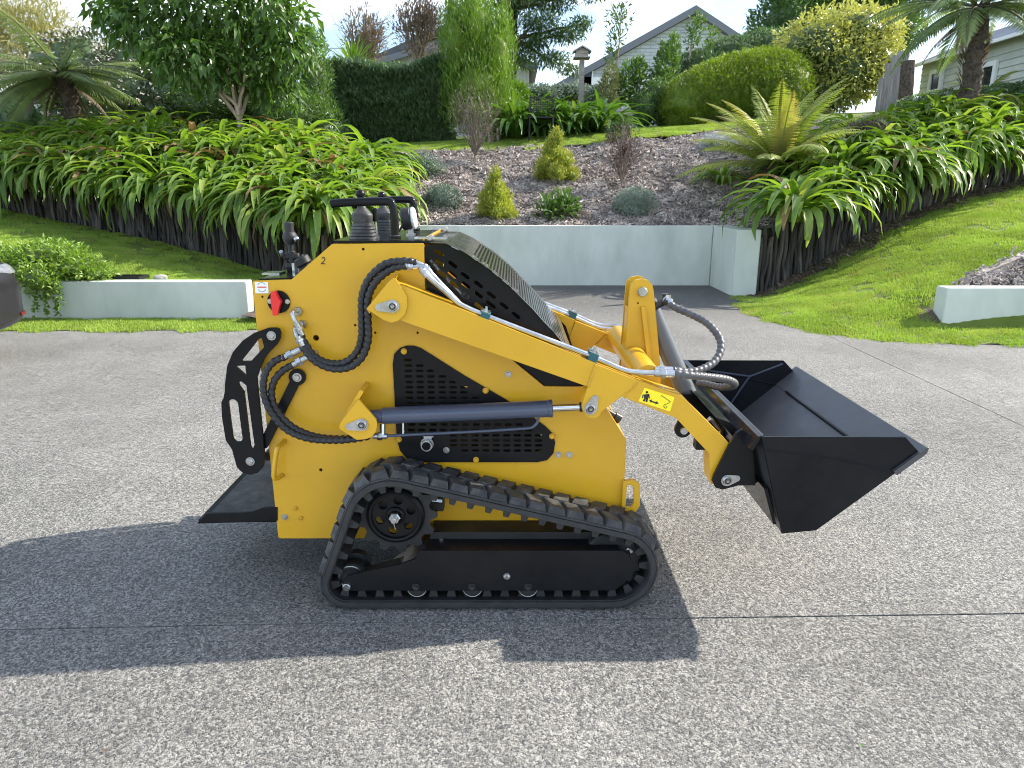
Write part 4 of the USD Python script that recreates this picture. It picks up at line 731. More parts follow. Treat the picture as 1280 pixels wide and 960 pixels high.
yh = YB + .045; hb = [P3(u, v, yh) for u, v in ((414, 255), (425, 253.5), (450, 252.5), (484, 252), (490, 256), (492.5, 266), (494, 297))]
def handle(pts):
    p = np.array(pts); return cat([tube(smoothed(p[:1].repeat(1, 0).tolist() + p.tolist(), 6)[6:], .0138, 14), cyl(p[-1] - [0, 0, .006], p[-1] + [0, 0, .006], .020, 14)])
hb2 = [np.array([q[0], YF - .12, q[2]]) for q in hb]
for h_ in (hb, hb2): obj('grab_handle', handle(h_), 'gloss_black', L, 45)
obj('handle_nut', cat([cyl((p[-1][0], p[-1][1], deck_z + .003), (p[-1][0], p[-1][1], deck_z + .018), .018, 6, .002) for p in (np.array(hb), np.array(hb2))]), 'zinc', L)
lx, lz = P(513, 274, YC - .05)
wl_ = obj('work_lamp', cat([cyl((lx - .030, YC - .05, lz), (lx + .004, YC - .05, lz + .003), .040, 24, .004), tube(smoothed([(lx - .028, YC - .05, lz - .02), (lx - .05, YC - .055, lz - .05), (lx - .07, YC - .06, deck_z + .01)], 6), .004, 8)]), 'matt_black', L, 40)
obj('lens', cyl((lx + .003, YC - .05, lz + .003), (lx + .020, YC - .05, lz + .005), .0395, 24, .006), 'lens', wl_, 40); obj('bracket', cat([box((lx + .0, YC - .05, (lz - .04 + deck_z) / 2), (.018, .02, lz - .04 - deck_z + .02)), box((lx, YC - .05, deck_z + .008), (.03, .035, .008))]), 'zinc', wl_)
# filler cap and valve on the rear deck
x, z = P(383, 327, YB + .15); obj('fuel_cap', cat([cyl((x - .004, YB + .15, z - .03), (x - .012, YB + .15, z + .008), .020, 18), cyl((x - .006, YB + .15, z - .012), (x - .020, YB + .15, z + .014), .028, 22, .004)]), 'matt_black', L, 40)
x, z = P(367, 345, YB + .22); z = side[0][1] + .004
vv = obj('rear_valve', cat([cyl((x, YB + .22, z), (x, YB + .22, z + .075), .013, 14, .003), cyl((x - .022, YB + .22, z + .02), (x + .022, YB + .22, z + .02), .020, 8, .004), cyl((x - .028, YB + .22, z + .055), (x + .026, YB + .22, z + .055), .013, 12, .002), ball((x - .002, YB + .22, z + .122), .026), cyl((x - .002, YB + .22, z + .07), (x - .002, YB + .22, z + .11), .010, 10), cyl((x - .002, YB + .22, z + .125), (x - .002, YB + .22, z + .175), .0165, 12, .003), cyl((x + .02, YB + .22, z + .03), (x + .045, YB + .22, z + .055), .012, 8)]), 'matt_black', L, 40)
for m_ in [cyl((x + .018, YB + .19, z), (x + .018, YB + .19, z + .035), .012, 6), cyl((x - .03, YB + .21, z + .06), (x - .03, YB + .195, z + .075), .008, 6), ball((x + .026, YB + .20, z + .118), .010), box((x - .05, YB + .16, z + .004), (.06, .07, .006))]: obj('valve_fitting', m_, 'zinc', vv)

# undercarriage
C1, C2, C3 = (-.398, .327), (-.566, .098), (.348, .160)
inner = unary_union([Point(C1).buffer(.135, 24), Point(C2).buffer(.058, 24), Point(C3).buffer(.117, 24), LineString([(C2[0], .041), (C3[0], .041)])]).convex_hull
belt_out = inner.buffer(.030, quad_segs=12)
def track():
    tr = obj('rubber_track', cat([ext(belt_out, YN + .006, YN + TW - .006, [inner]), ext(inner.buffer(.021, quad_segs=12), YN, YN + TW, [inner.buffer(.004)])]), 'rubber_dark', L)
    ring = belt_out.exterior; Ln = ring.length; n = 42; cen = np.array(belt_out.centroid.coords[0])
    for i in range(n):
        for row in range(2):
            s = ((i + .5 * row) / n) * Ln; p = np.array(ring.interpolate(s).coords[0]); q = np.array(ring.interpolate((s + .004) % Ln).coords[0]); t = (q - p) / np.linalg.norm(q - p); nrm = np.array([t[1], -t[0]])
            if (p - cen) @ nrm < 0: nrm = -nrm
            a, b = (YN + .004, YN + .092) if row == 0 else (YN + .088, YN + TW - .004)
            bw, tw_, h = .0315, .0235, .018; v = []
            for y, k in ((a, 1.), (b, 1.)):
                dy = (.024 if row == 0 else .006) if y == a else (-.006 if row == 0 else -.02)
                sk = .010 * (1 if row == 0 else -1) * (1 if y == a else -1)
                for off, hh, yy in ((-bw, -.006, y), (bw, -.006, y), (tw_, h, y + dy), (-tw_, h, y + dy)):
                    w = p + t * (off + sk) + nrm * hh; v.append((w[0], yy, w[1]))
            f = [[0, 1, 2], [0, 2, 3], [4, 6, 5], [4, 7, 6], [0, 4, 5], [0, 5, 1], [1, 5, 6], [1, 6, 2], [2, 6, 7], [2, 7, 3], [3, 7, 4], [3, 4, 0]]
            hull = trimesh.Trimesh(np.array(v), f); hull.fix_normals(); obj('tread_lug', hull, 'rubber', tr)
    ring = inner.exterior; Ln = ring.length; n = 42
    for i in range(n):
        s = ((i + .25) / n) * Ln; p = np.array(ring.interpolate(s).coords[0]); q = np.array(ring.interpolate((s + .004) % Ln).coords[0]); t = (q - p) / np.linalg.norm(q - p); nrm = np.array([-t[1], t[0]])
        if (cen - p) @ nrm < 0: nrm = -nrm
        v = []
        for y0, y1 in ((YN + .045, YN + .052),):
            pass
        v = [(*(p + t * o + nrm * h)[:1], y, (p + t * o + nrm * h)[1]) for y, hs_ in ((YN + .030, 1), (YN + TW - .050, 1)) for o, h in ((-.017, -.004), (.017, -.004), (.009, .030), (-.009, .030))]
        if i % 1 == 0:
            hull = trimesh.Trimesh(np.array(v), [[0, 1, 2], [0, 2, 3], [4, 6, 5], [4, 7, 6], [0, 4, 5], [0, 5, 1], [1, 5, 6], [1, 6, 2], [2, 6, 7], [2, 7, 3], [3, 7, 4], [3, 4, 0]]); hull.fix_normals(); obj('drive_lug', hull, 'rubber_dark', tr)
    return tr
track()
obj('rubber_track', cat([mirror(ext(belt_out, YN + .006, YN + TW - .006, [inner]))] + [mirror(ext(belt_out.buffer(.02), YN + .01, YN + TW - .01, [belt_out.buffer(-.002)]))]), 'rubber', L)
# sprocket with teeth, dished hub with six holes
ys = YN + .078
teeth = [(C1[0] + r * math.cos(a), C1[1] + r * math.sin(a)) for k in range(13) for r, a in ((.120, (k - .36) * 2 * PI / 13), (.142, (k - .14) * 2 * PI / 13), (.142, (k + .14) * 2 * PI / 13), (.120, (k + .36) * 2 * PI / 13))]
sk_ = obj('sprocket', cat([ext(teeth, ys, ys + .016, [Point(C1).buffer(.082)])]), 'matt_black', L)
hubh = [Point(C1[0] + .056 * math.cos(a), C1[1] + .056 * math.sin(a)).buffer(.0155) for a in np.arange(6) * PI / 3 + .32]
obj('hub', cat([lathe_y([(.100, ys + .001), (.099, ys - .012), (.088, ys - .020), (.082, ys - .018), (.079, ys - .004)], *C1, 48), ext(Point(C1).buffer(.0795, 24), ys - .006, ys + .004, hubh), lathe_y([(.034, ys - .006), (.032, ys - .014), (.026, ys - .018), (.024, ys - .018)], *C1, 32)]), 'black_paint', sk_, 35)
obj('axle_nut', cat([cyl((C1[0], ys - .006, C1[1]), (C1[0], ys - .034, C1[1]), .021, 6, .003), cyl((C1[0], ys - .02, C1[1]), (C1[0], ys - .052, C1[1]), .0105, 14, .002), tube([(C1[0], ys - .046, C1[1] - .014), (C1[0] + .001, ys - .046, C1[1] + .014)], .0022, 6), tube([(C1[0], ys - .046, C1[1] - .012), (C1[0] + .004, ys - .046, C1[1] - .032)], .0018, 6)]), 'zinc', sk_)
obj('drive_motor', cat([cyl((C1[0], ys + .02, C1[1]), (C1[0], YB + .1, C1[1]), .062, 24), box((C1[0] + .13, YB - .03, C1[1] + .035), (.055, .05, .10))]), 'matt_black', L)
for m_ in [cyl((C1[0] + .12, YB - .06, C1[1] + .075), (C1[0] + .155, YB - .06, C1[1] + .078), .012, 8), cyl((C1[0] + .12, YB - .06, C1[1] + .03), (C1[0] + .155, YB - .06, C1[1] + .026), .012, 8)]: obj('motor_fitting', m_, 'zinc', L)
yp = YN + .002
fr_ = rounded(PL([(527, 688.5), (778, 688.5), (786, 694), (790, 705), (788, 716), (781, 729), (768, 738), (520, 738.5), (470, 738), (440, 739), (430.5, 734), (429, 727), (434, 721), (460, 714), (500, 706), (520, 699)], yp), .004)
tf = obj('track_frame', cat([ext(fr_, yp, yp + .012), ext(PL([(529, 691), (776, 691), (776, 735), (470, 735)], yp), yp + .012, YN + TW - .03)]), 'black_paint', L)
obj('upper_rail', ext(PL([(540, 665), (770, 665), (770, 689), (533, 689), (535, 678)], YN + .10), YN + .10, YN + TW + .01), 'matt_black', L)
obj('tensioner_arm', ext(PL([(527, 688), (527, 700), (462, 725), (455, 712), (500, 700)], YN + .08), YN + .06, YN + .10), 'matt_black', L)
obj('rail_fitting', cyl(P3(552, 672, YN + .098), P3(552, 680, YN + .098), .010, 10), 'zinc', L)
def roller(x, z, r, name, y0, y1, rim='zinc'):
    o = obj(name, cat([lathe_y([(0, y0), (r * .55, y0), (r * .6, y0 + .004), (r * .93, y0 + .004), (r, y0 + .010), (r, y0 + .030), (r * .7, y0 + .036), (r * .7, y1 - .036), (r, y1 - .03), (r, y1), (0, y1)], x, z, 36)]), 'matt_black', L, 30)
    obj('rim', lathe_y([(r * .80, y0 + .0025), (r * .84, y0 + .0015), (r * .88, y0 + .0025)], x, z, 36), rim, o, True); return o
roller(C2[0] + .008, C2[1] + .006, .050, 'rear_idler', YN + .045, YN + TW - .02)
x, z = C2; obj('idler_axle', cat([cyl((x + .004, yp + .03, z), (x + .004, yp - .012, z), .014, 14, .002)]), 'zinc', L)
for u in (520, 590, 660):
    x, z = P(u, 733, yp); roller(x, .080, .039, 'track_roller', YN + .0155, YN + .13)
    obj('bolt', cat([cyl((x, yp + .002, z), (x, yp - .005, z), .013, 14), cyl((x, yp - .004, z), (x, yp - .014, z), .0085, 6, .002)]), 'matt_black', tf)
obj('bolt', bolt(633.5, 720, yp, .009), 'zinc', tf)
roller(*C3, .105, 'front_idler', YN + .055, YN + TW - .055, 'matt_black')
obj('grease_fitting', cat([cyl(P3(785, 683, YN + .07), P3(788, 690, YN + .07), .016, 10, .004)]), 'zinc', L)
# ------------------------------------------------------------------ planting
def B(u, v, Y, ru, rv, dep):
    """An ellipsoid of foliage: centre on a sight line at distance Y, radii from the survey."""
    c = P3(u, v, Y); d = (Y * math.cos(PITCH) + (EYE - c[2]) * math.sin(PITCH)) / FPX; return (*c, ru * d, dep, rv * d)
def onbank(u, v, h=bank):
    Y = np.linspace(9.8, 30, 1500); q = np.array([P(u, v, y) for y in Y]); z = h(q[:, 0], Y); k = np.argmax(q[:, 1] - z < 0); return np.array([q[k, 0], Y[k], z[k]])
def plant(name, label, cat_, blobs, leaf, n, Lf, Wf, seed, core=None, corek=.72, trunk=None, wood='bark', group=None, leafname='foliage', **kw):
    t = thing(name, label, cat_, group=group)
    obj(leafname, crown(blobs, n, Lf, Wf, seed, **kw), leaf, t)
    if core: obj('inner_growth', lump(blobs, corek, seed), core, t, True)
    if trunk: obj('trunk' if cat_ == 'tree' else 'stems', cat(trunk), wood, t, True)
    return t

# agapanthus clumps: each strap leaf a part of its own
def clump(name, seed, n, length, width, label, cat_, loc, rz, scale, group, mat_='strap_leaf', dry=.06, curl0=1.8):
    r = np.random.default_rng(seed); t = thing(name, label, cat_, loc, rz, scale, group)
    for i in range(n):
        a = i / n; az = i * 2.399 + r.normal() * .3; lean = 1.45 - .62 * a + r.normal() * .12; d = r.random() < dry
        m = strap(length * (.75 + .45 * r.random()), width * (.8 + .4 * r.random()), lean, curl0 + .8 * r.random() + .5 * a, seed * 100 + i, 8, (.10 * math.cos(az) * a, .10 * math.sin(az) * a, 0), az)
        obj('leaf', m, 'strap_leaf_dry' if d else mat_, t, True)
    return t
def clumps(path, rows, step, labels, group, seed, keep=lambda x, y: True, length=1.0, width=.088, lift=.06, protos=6, n=78):
    r = np.random.default_rng(seed); pts = np.array([(x, y) for x, y, z in path]); src = []
    ln = LineString(pts)
    for ri, row in enumerate(rows):
        side_ = ln.offset_curve(row) if row else ln; k = int(side_.length / step)
        for i in range(k):
            p = side_.interpolate((i + .5 + .35 * r.normal()) * step); x, y = p.x + r.normal() * .05, p.y + r.normal() * .07
            if not keep(x, y): continue
            z = float(bank(np.array([x]), np.array([y]))[0]) + lift - .03; label = labels(x, ri); rz, sc = r.random() * 360, .85 + .3 * r.random()
            if len(src) < protos: src.append(clump('agapanthus', seed * 10 + len(src), n, length, width, label, 'agapanthus', (x, y, z), rz, sc, group))
            else: again(src[r.integers(protos)], label, 'agapanthus', (x, y, z), rz, sc, group)
inbed = Polygon(BED)
left_path = [(x, y, z) for x, y, z in palL if x < -1.7][::1]
clumps(left_path, (.0, .36, .74, 1.14, 1.56, 2.0, 2.45), .46, lambda x, i: ('agapanthus clump whose leaves hang over the left palisade, ', 'agapanthus clump in the middle of the left bed, ', 'agapanthus clump at the back of the left bed, ')[min(2, i // 2)] + ('near the left edge' if x < -6.4 else 'in front of the tree fern' if x < -4.9 else 'below the pale-trunked tree' if x < -3.3 else 'behind the loader levers'), 'agapanthus of the left bed', 5, lambda x, y: x < -1.98 - .10 * (y - 9.9) and x > -9.6)
right_path = [(x, y, z) for x, y, z in palR]
clumps(right_path, (.04, .42, .84, 1.28, 1.7), .48, lambda x, i: ('agapanthus clump leaning over the right palisade, ', 'agapanthus clump further back in the right bed, ')[min(1, i // 2)] + ('beside the golden fern' if x < 5 else 'below the grey slab fence' if x < 6.8 else 'below the tall tree fern'), 'agapanthus of the right bed', 6, lambda x, y: x > 3.5 and not (3.75 < x < 4.35 and y > 10.0) and not (x < 4.6 and y > 11.1), length=.98)
for i, (u, v, lab) in enumerate(((902, 232, 'low strap-leaved agapanthus clump at the left foot of the golden fern'), (1000, 222, 'strap-leaved agapanthus clump tucked under the right of the golden fern'))):
    clump('agapanthus', 90 + i, 40, .66, .06, lab, 'agapanthus', onbank(u, v), 40 * i, 1., None)
fx = onbank(702, 176); r_ = np.random.default_rng(8)
for i, (dx, dy) in enumerate(((-.85, .55), (-.3, .75), (.3, .65), (.8, .75), (-.55, 1.25), (.1, 1.3), (.65, 1.3))):
    p = fx + [dx * 1.1, dy + .1, .1]
    if i == 0: fl_src = clump('flax', 95, 84, 1.12, .085, 'long strap-leaved dark green flax clump on the upper lawn behind the black chair', 'flax', p, 0, 1., 'flax behind the upper lawn', 'flax_leaf', dry=.02, curl0=1.15)
    else: again(fl_src, 'long strap-leaved dark green flax clump on the upper lawn behind the black chair', 'flax', p, 55 * i, .9 + .05 * i % .3, 'flax behind the upper lawn')

# ferns
def frond(length, lean, curl, az, seed, base=(0, 0, 0), pin=.16, n=36, roll=.0):
    r = np.random.default_rng(seed); s = np.linspace(0, 1, 14); ang = lean - curl * s ** 1.3; st = length / 13
    x = np.r_[0, np.cumsum(np.cos(ang[1:]) * st)]; z = np.r_[0, np.cumsum(np.sin(ang[1:]) * st)]; c, q = math.cos(az), math.sin(az)
    bend = (r.random() - .5) * .3 * s ** 2 * length
    p = np.c_[x * c - bend * q, x * q + bend * c, z] + base; rach = tube(p, .011 * (1 - .8 * s) * length, 5)
    t = np.gradient(p, axis=0); t /= np.linalg.norm(t, axis=1, keepdims=True); sd = np.cross(t, [0, 0, 1.0]); sd /= np.linalg.norm(sd, axis=1, keepdims=True); up = np.cross(sd, t)
    k = np.linspace(.14, .99, n); ms = []
    f = lambda a: np.c_[[np.interp(k, s, a[:, j]) for j in range(3)]].T
    P0, Tt, S, U = f(p), f(t), f(sd), f(up); ll = length * pin * np.sin(np.clip(k * 1.02, 0, 1) ** .75 * PI * .93 + .18) ** .8 * (.9 + .2 * r.random(n))
    for sgn in (-1, 1):
        A = S * sgn + Tt * .55 - U * (.18 + .25 * r.random((n, 1))); A /= np.linalg.norm(A, axis=1, keepdims=True)
        ms.append(leaves(P0, A, U, ll, length * .020, fold=.02, droop=.22))
        for g in np.linspace(.12, .88, 7):                                # the small lobes along each leaflet
            for e in (-1, 1):
                B_ = Tt * e * .8 + A * .6; ms.append(leaves(P0 + A * (ll * g)[:, None] - U * (ll * .22 * g * g)[:, None], B_, U, ll * .145 * (1.15 - g * .8), ll * .055, fold=.02, droop=.1))
    return rach, cat(ms)
def fern(name, label, cat_, centre, n, length, leaf, seed, trunk=None, lean=(.2, 1.1), curl=1.3, flat_=1., rachis='olive_leaf', pin=.16, dead=0):
    t = thing(name, label, cat_); r = np.random.default_rng(seed)
    if trunk: obj('trunk', trunk, 'dark_bark', t, True)
    for i in range(n):
        a = i / n; ra, fr_ = frond(length * (.8 + .35 * r.random()), lean[1] - (lean[1] - lean[0]) * a + r.normal() * .1, curl * (.8 + .4 * r.random()), i * 2.399 + r.normal() * .25, seed * 50 + i, np.asarray(centre) + [0, 0, .02 * i / n], pin)
        o = obj('frond', fr_, leaf, t); obj('stalk', ra, rachis, o, True)
    for i in range(dead):
        ra, fr_ = frond(length * .6, -.3, 1.0, i * 1.1 + r.random(), seed * 70 + i, np.asarray(centre) - [0, 0, .12], pin)
        o = obj('frond', fr_, 'brown_leaf', t, label='withered hanging frond')
def fern_trunk(a, b, r0, r1, seed):
    r = np.random.default_rng(seed); s = np.linspace(0, 1, 40)[:, None]; p = np.array(a) + (np.array(b) - np.array(a)) * s + np.c_[.05 * np.sin(s * 3), .03 * np.sin(s * 4), 0 * s]
    m = tube(p, (r0 + (r1 - r0) * s[:, 0]) * (1 + .1 * r.normal(size=40)), 16); v = m.vertices; k = meshkit.fbm(v * 14, 3, seed) - .5; c = np.array(a)[:2] + (np.array(b) - np.array(a))[:2] * ((v[:, 2:] - a[2]) / (b[2] - a[2])); v[:, :2] += (v[:, :2] - c) * k[:, None] * .7; m.vertices = v
    th = r.random(260) * 2 * PI; zz = r.random(260); q = np.array(a) + (np.array(b) - np.array(a)) * zz[:, None]; d = np.c_[np.cos(th), np.sin(th), np.zeros(260)]
    return cat([m, leaves(q + d * r0 * .85, d * .45 + [0, 0, .9], d, .16, .035, droop=-.2)])
a, b = P3(91, 152, 13.6), P3(77, 94, 13.6); fern('tree_fern', 'spreading tree fern with a short dark trunk among the left agapanthus', 'tree fern', b, 34, 1.7, 'fern_leaf', 3, fern_trunk(a - [0, 0, .6], b + [0, 0, .05], .15, .13, 1), lean=(-.2, .5), curl=.62, dead=4)
a, b = P3(1208, 136, 13.3), P3(1224, 10, 13.3); fern('tree_fern', 'tall tree fern with a thick dark trunk in front of the cream cottage', 'tree fern', b, 28, 1.85, 'fern_leaf', 4, fern_trunk(a - [0, 0, .6], b + [0, 0, .05], .17, .13, 2), lean=(-.2, .8), curl=.95, dead=4)
c = onbank(966, 246); fern('fern', 'golden green fern with upright plumes beside the corner of the retaining wall', 'fern', c + [0, -.05, .42], 34, 1.5, 'gold_fern_leaf', 5, fern_trunk(c - [0, 0, .2], c + [0, -.05, .46], .13, .10, 3), lean=(.30, 1.5), curl=.85, rachis='straw_leaf', pin=.16)
c = onbank(1262, 178); fern('fern', 'yellowish low fern at the right edge beyond the agapanthus', 'fern', c + [.1, -.1, .35], 16, 1.0, 'gold_fern_leaf', 6, None, lean=(-.05, 1.0), curl=1.2)
c = onbank(1210, 152); fern('fern', 'small pale fern at the foot of the tall tree fern', 'fern', c + [.2, -.1, .5], 10, .75, 'gold_fern_leaf', 7, None, lean=(.2, 1.1), curl=1.0)

# dense low growth closing the view under the trees on the left
plant('low_hedge', 'dark mixed hedge filling in behind the left agapanthus below the trees', 'hedge', [B(u, v, 15.6 + .1 * (i % 3), 42, 26 + 6 * (i % 2), .7) for i, (u, v) in enumerate(((-20, 150), (30, 148), (85, 152), (140, 150), (190, 155), (245, 158), (300, 160), (350, 162), (395, 165), (120, 125), (220, 130), (330, 130)))], 'dark_leaf', 15000, .11, .045, 40, core='hedge_leaf', corek=.85, rough=.5)
# broad-leaved tree
b0 = P3(302, 166, 12.8); fork = P3(297, 132, 12.8)
tips = [P3(258, 98, 12.7), P3(292, 90, 13.1), P3(306, 85, 12.6), P3(280, 60, 12.9), P3(225, 60, 12.6), P3(335, 60, 13.2), P3(300, 20, 12.9)]
tr = [limb(b0 - [0, 0, .4], fork, .060, .05, 1, .03)] + [limb(fork - [0, 0, .05 * i], q, .036, .018, 3 + i, .05) for i, q in enumerate(tips)]
plant('broadleaf_tree', 'small tree with large glossy oval leaves and several pale trunks behind the left agapanthus', 'tree', [B(190, 30, 12.8, 62, 42, .9), B(255, 5, 13.0, 70, 45, 1.1), B(325, 15, 12.9, 62, 48, 1.0), B(235, 72, 12.4, 55, 36, .8), B(310, 78, 13.1, 56, 36, .8), B(365, 50, 12.9, 34, 46, .7), B(150, 8, 12.8, 38, 26, .6), B(260, -45, 12.9, 120, 30, 1.0), B(345, 112, 13.3, 34, 24, .5)],
      'broad_leaf', 5000, .21, .088, 41, trunk=tr, up=-.45, out=.7, rough=.7, droop=.25, shell=.7)
# shrubs at the back, left
plant('flowering_shrub', 'loose shrub dotted with pale flowers behind the left tree fern', 'shrub', [B(110, 85, 17, 60, 45, 1.2), B(190, 90, 16.8, 60, 48, 1.2), B(150, 125, 16, 100, 36, 1.0), B(215, 140, 15.4, 60, 22, .7), B(60, 120, 16.5, 50, 40, .9)], 'olive_leaf', 12000, .11, .05, 42, core='hedge_leaf', rough=.7)
obj('blossom', crown([B(110, 80, 16.6, 60, 46, 1.3), B(190, 90, 16.2, 60, 48, 1.3), B(150, 128, 15.4, 100, 36, 1.1)], 1100, .075, .07, 43, up=.1, rough=.7, shell=.2), 'flower_white', stage.GetPrimAtPath('/World/flowering_shrub'))
plant('bamboo', 'feathery straw-green bamboo-like clump at the top left corner', 'bamboo', [B(20, 40, 18, 60, 70, 1.4), B(65, 55, 18.5, 28, 48, 1.0), B(-40, 50, 18, 50, 80, 1.2)], 'straw_leaf', 15000, .22, .022, 44, up=.5, rough=.8, shell=.8, scatter=.9)
plant('evergreen_shrub', 'dark broad shrub filling in below the broadleaf tree', 'shrub', [B(265, 130, 15.2, 60, 34, .9), B(320, 120, 15.6, 52, 45, 1.0), B(355, 140, 15.0, 46, 32, .9), B(280, 85, 16.0, 60, 40, .9)], 'dark_leaf', 13000, .11, .045, 45, core='hedge_leaf')
plant('upright_shrub', 'olive green upright shrub left of the clipped dark hedge', 'shrub', [B(392, 95, 15.8, 24, 55, .5), B(380, 145, 15.4, 34, 32, .6), B(405, 150, 15.6, 22, 28, .5)], 'mid_leaf', 7000, .10, .026, 46, core='hedge_leaf', corek=.6, up=.7, rough=.6)
hz0 = onbank(485, 187)
def hedgebox(name, label, x0, x1, y0, y1, z0, z1, leaf, n, Lf, Wf, seed, core, top=.14):
    r = np.random.default_rng(seed); t = thing(name, label, 'hedge'); ar = np.array([(x1 - x0) * (z1 - z0), (x1 - x0) * (y1 - y0), (y1 - y0) * (z1 - z0), (y1 - y0) * (z1 - z0)]); ks = (n * ar / ar.sum()).astype(int); ps, ds = [], []
    for k, w in zip(ks, range(4)):
        u, v, e = r.random(k), r.random(k), (r.random(k) ** 1.6) * .16
        if w == 0: ps.append(np.c_[x0 + (x1 - x0) * u, y0 + e, z0 + (z1 - z0) * v]); ds.append(np.tile([0, -.7, 1.0], (k, 1)))
        if w == 1: ps.append(np.c_[x0 + (x1 - x0) * u, y0 + (y1 - y0) * v, z1 - e]); ds.append(np.tile([0, -.2, 1], (k, 1)))
        if w >= 2: s = 1 if w == 2 else -1; ps.append(np.c_[(x1 - e) if s > 0 else (x0 + e), y0 + (y1 - y0) * u, z0 + (z1 - z0) * v]); ds.append(np.tile([s, 0, .4], (k, 1)))
    p = np.vstack(ps); wob = (meshkit.fbm(p * 1.3, 4, seed) - .5)[:, None] * 1.0; p = p + wob * np.vstack(ds) ; m = len(p)
    obj('foliage', leaves(p, np.vstack(ds) + unit(m, r) * .6, unit(m, r) * .6 + [0, -.6, .5], Lf * (.6 + .7 * r.random(m)), Wf * (.7 + .6 * r.random(m))), leaf, t)
    c = box(((x0 + x1) / 2, (y0 + y1) / 2 + .1, (z0 + z1) / 2 - .12), (x1 - x0 - .4, y1 - y0 - .3, z1 - z0 - .1)); obj('inner_growth', c, core, t); return t
xa_, za_ = P(412, 180, 17.0); xb_, zb_ = P(556, 78, 17.0)
hedgebox('clipped_hedge', 'tall dark green clipped hedge at the back of the upper lawn', xa_, xb_, 17.0, 18.4, za_ - .2, zb_, 'hedge_leaf', 24000, .13, .040, 47, 'hedge_leaf')
t = thing('yucca', 'spiky yucca with radiating sword leaves above the clipped hedge', 'yucca'); c = P3(442, 88, 19.2); r_ = np.random.default_rng(48)
for i in range(70):
    az, el = i * 2.399, 1.45 - 1.5 * i / 70; m = strap(.85 * (.8 + .3 * r_.random()), .055, el, .35, 4800 + i, 5, (0, 0, 0), az); m.apply_translation(c); obj('leaf', m, 'lime_leaf' if i % 3 else 'mid_leaf', t, True)
obj('trunk', limb(c - [0, 0, 1.8], c, .10, .08, 5, .02), 'dark_bark', t, True)
def twigs(base, tips, r0, seed, each=7, spread=.35):
    r = np.random.default_rng(seed); ms = []
    for i, q in enumerate(tips):
        ms.append(limb(base, q, r0, r0 * .25, seed + i, .06, 7, 6)); d = np.array(q) - base; ln = np.linalg.norm(d)
        for k in range(each):
            s = .3 + .65 * r.random(); p = base + d * s; e = p + d / ln * ln * (1 - s) * .7 + r.normal(size=3) * ln * spread * .45; ms.append(limb(p, e, r0 * .28, r0 * .08, seed * 7 + i * 31 + k, .08, 5, 4))
    return ms
for (u, v, w, h, Y, lab, sd) in ((455, 62, 30, 55, 24, 'thin grey-brown bare shrub against the sky above the yucca', 51), (522, 40, 36, 48, 23, 'grey-brown twiggy shrub beside the dark house roof', 52)):
    c = P3(u, v + h * .9, Y); tp = [P3(u + w * math.sin(a * 2.2) * (.3 + .7 * ((a * 7.3) % 1)), v - h * (.2 + .8 * ((a * 3.7) % 1)), Y + .5 * math.cos(a * 5)) for a in range(14)]
    plant('bare_shrub', lab, 'shrub', [B(u, v - 4, Y, w * .9, h * .8, .8), B(u + w * .4, v - h * .3, Y, w * .5, h * .4, .6)], 'brown_leaf', 2600, .13, .04, sd, trunk=twigs(c, tp, .05, sd, 9), wood='twig', up=.7, shell=.9, rough=.8)
c = onbank(606, 186); plant('feathery_shrub', 'tall feathery light green shrub right of the clipped hedge', 'shrub', [B(570, 60, 17.0, 22, 60, .6), B(596, 40, 17.1, 26, 58, .7), B(622, 75, 16.9, 24, 55, .6), B(596, 110, 16.8, 46, 45, .8), B(620, 140, 16.8, 34, 36, .6), B(575, 130, 16.9, 24, 40, .5), B(590, 5, 17.2, 12, 34, .3), B(630, 40, 17.1, 12, 40, .3), B(565, 25, 17.2, 10, 36, .3)],
      'lime_leaf', 26000, .13, .017, 53, core='topiary_leaf', corek=.55, up=1.15, out=.4, rough=.7, shell=.8, scatter=.45, trunk=[limb(c + [.1 * i, .3, -.2], P3(585 + 10 * i, 90, 17), .04, .015, 5300 + i) for i in range(4)])
plant('leafy_shrub', 'bright yellow-green leafy shrub behind the twiggy bush on the lawn edge', 'shrub', [B(636, 150, 17.2, 16, 34, .5), B(646, 130, 17.6, 16, 26, .5)], 'lime_leaf', 2400, .13, .05, 54, up=.3)
# dark conifer
base = P3(628, 150, 22.5)
lim = [(590, 20), (560, 60), (640, -10), (668, 25), (705, 45), (728, 30), (690, 75), (655, 65), (610, -30), (700, 0), (745, -20)]
tk = [limb(base - [0, 0, 1], P3(640, -60, 22.6), .22, .08, 55, .03, 9, 10)] + [limb(P3(632, 95 - 9 * i, 22.5), P3(u, v, 22.2 + .25 * (i % 4)), .075, .02, 560 + i, .05) for i, (u, v) in enumerate(lim)]
plant('conifer', 'large dark conifer with spreading ragged boughs against the sky', 'tree', [B(592, 18, 22.3, 34, 16, .8), B(568, 48, 22.6, 24, 14, .7), B(640, -2, 22.4, 40, 20, 1.0), B(672, 30, 22.2, 28, 13, .7), B(706, 44, 22.3, 24, 9, .6), B(726, 30, 22.5, 16, 8, .5), B(690, 74, 22.2, 22, 9, .6), B(655, 68, 22.6, 24, 15, .7), B(610, -40, 22.4, 60, 22, 1.0), B(690, 2, 22.6, 32, 12, .7), B(738, -14, 22.6, 30, 12, .7), B(672, 52, 22.1, 18, 7, .5), B(712, 88, 22.2, 16, 6, .4), B(625, 45, 22.8, 24, 28, .7)],
      'dark_leaf', 17000, .17, .035, 55, trunk=tk, wood='dark_bark', up=.15, out=.5, rough=.8, shell=.8, scatter=.8, droop=.3)
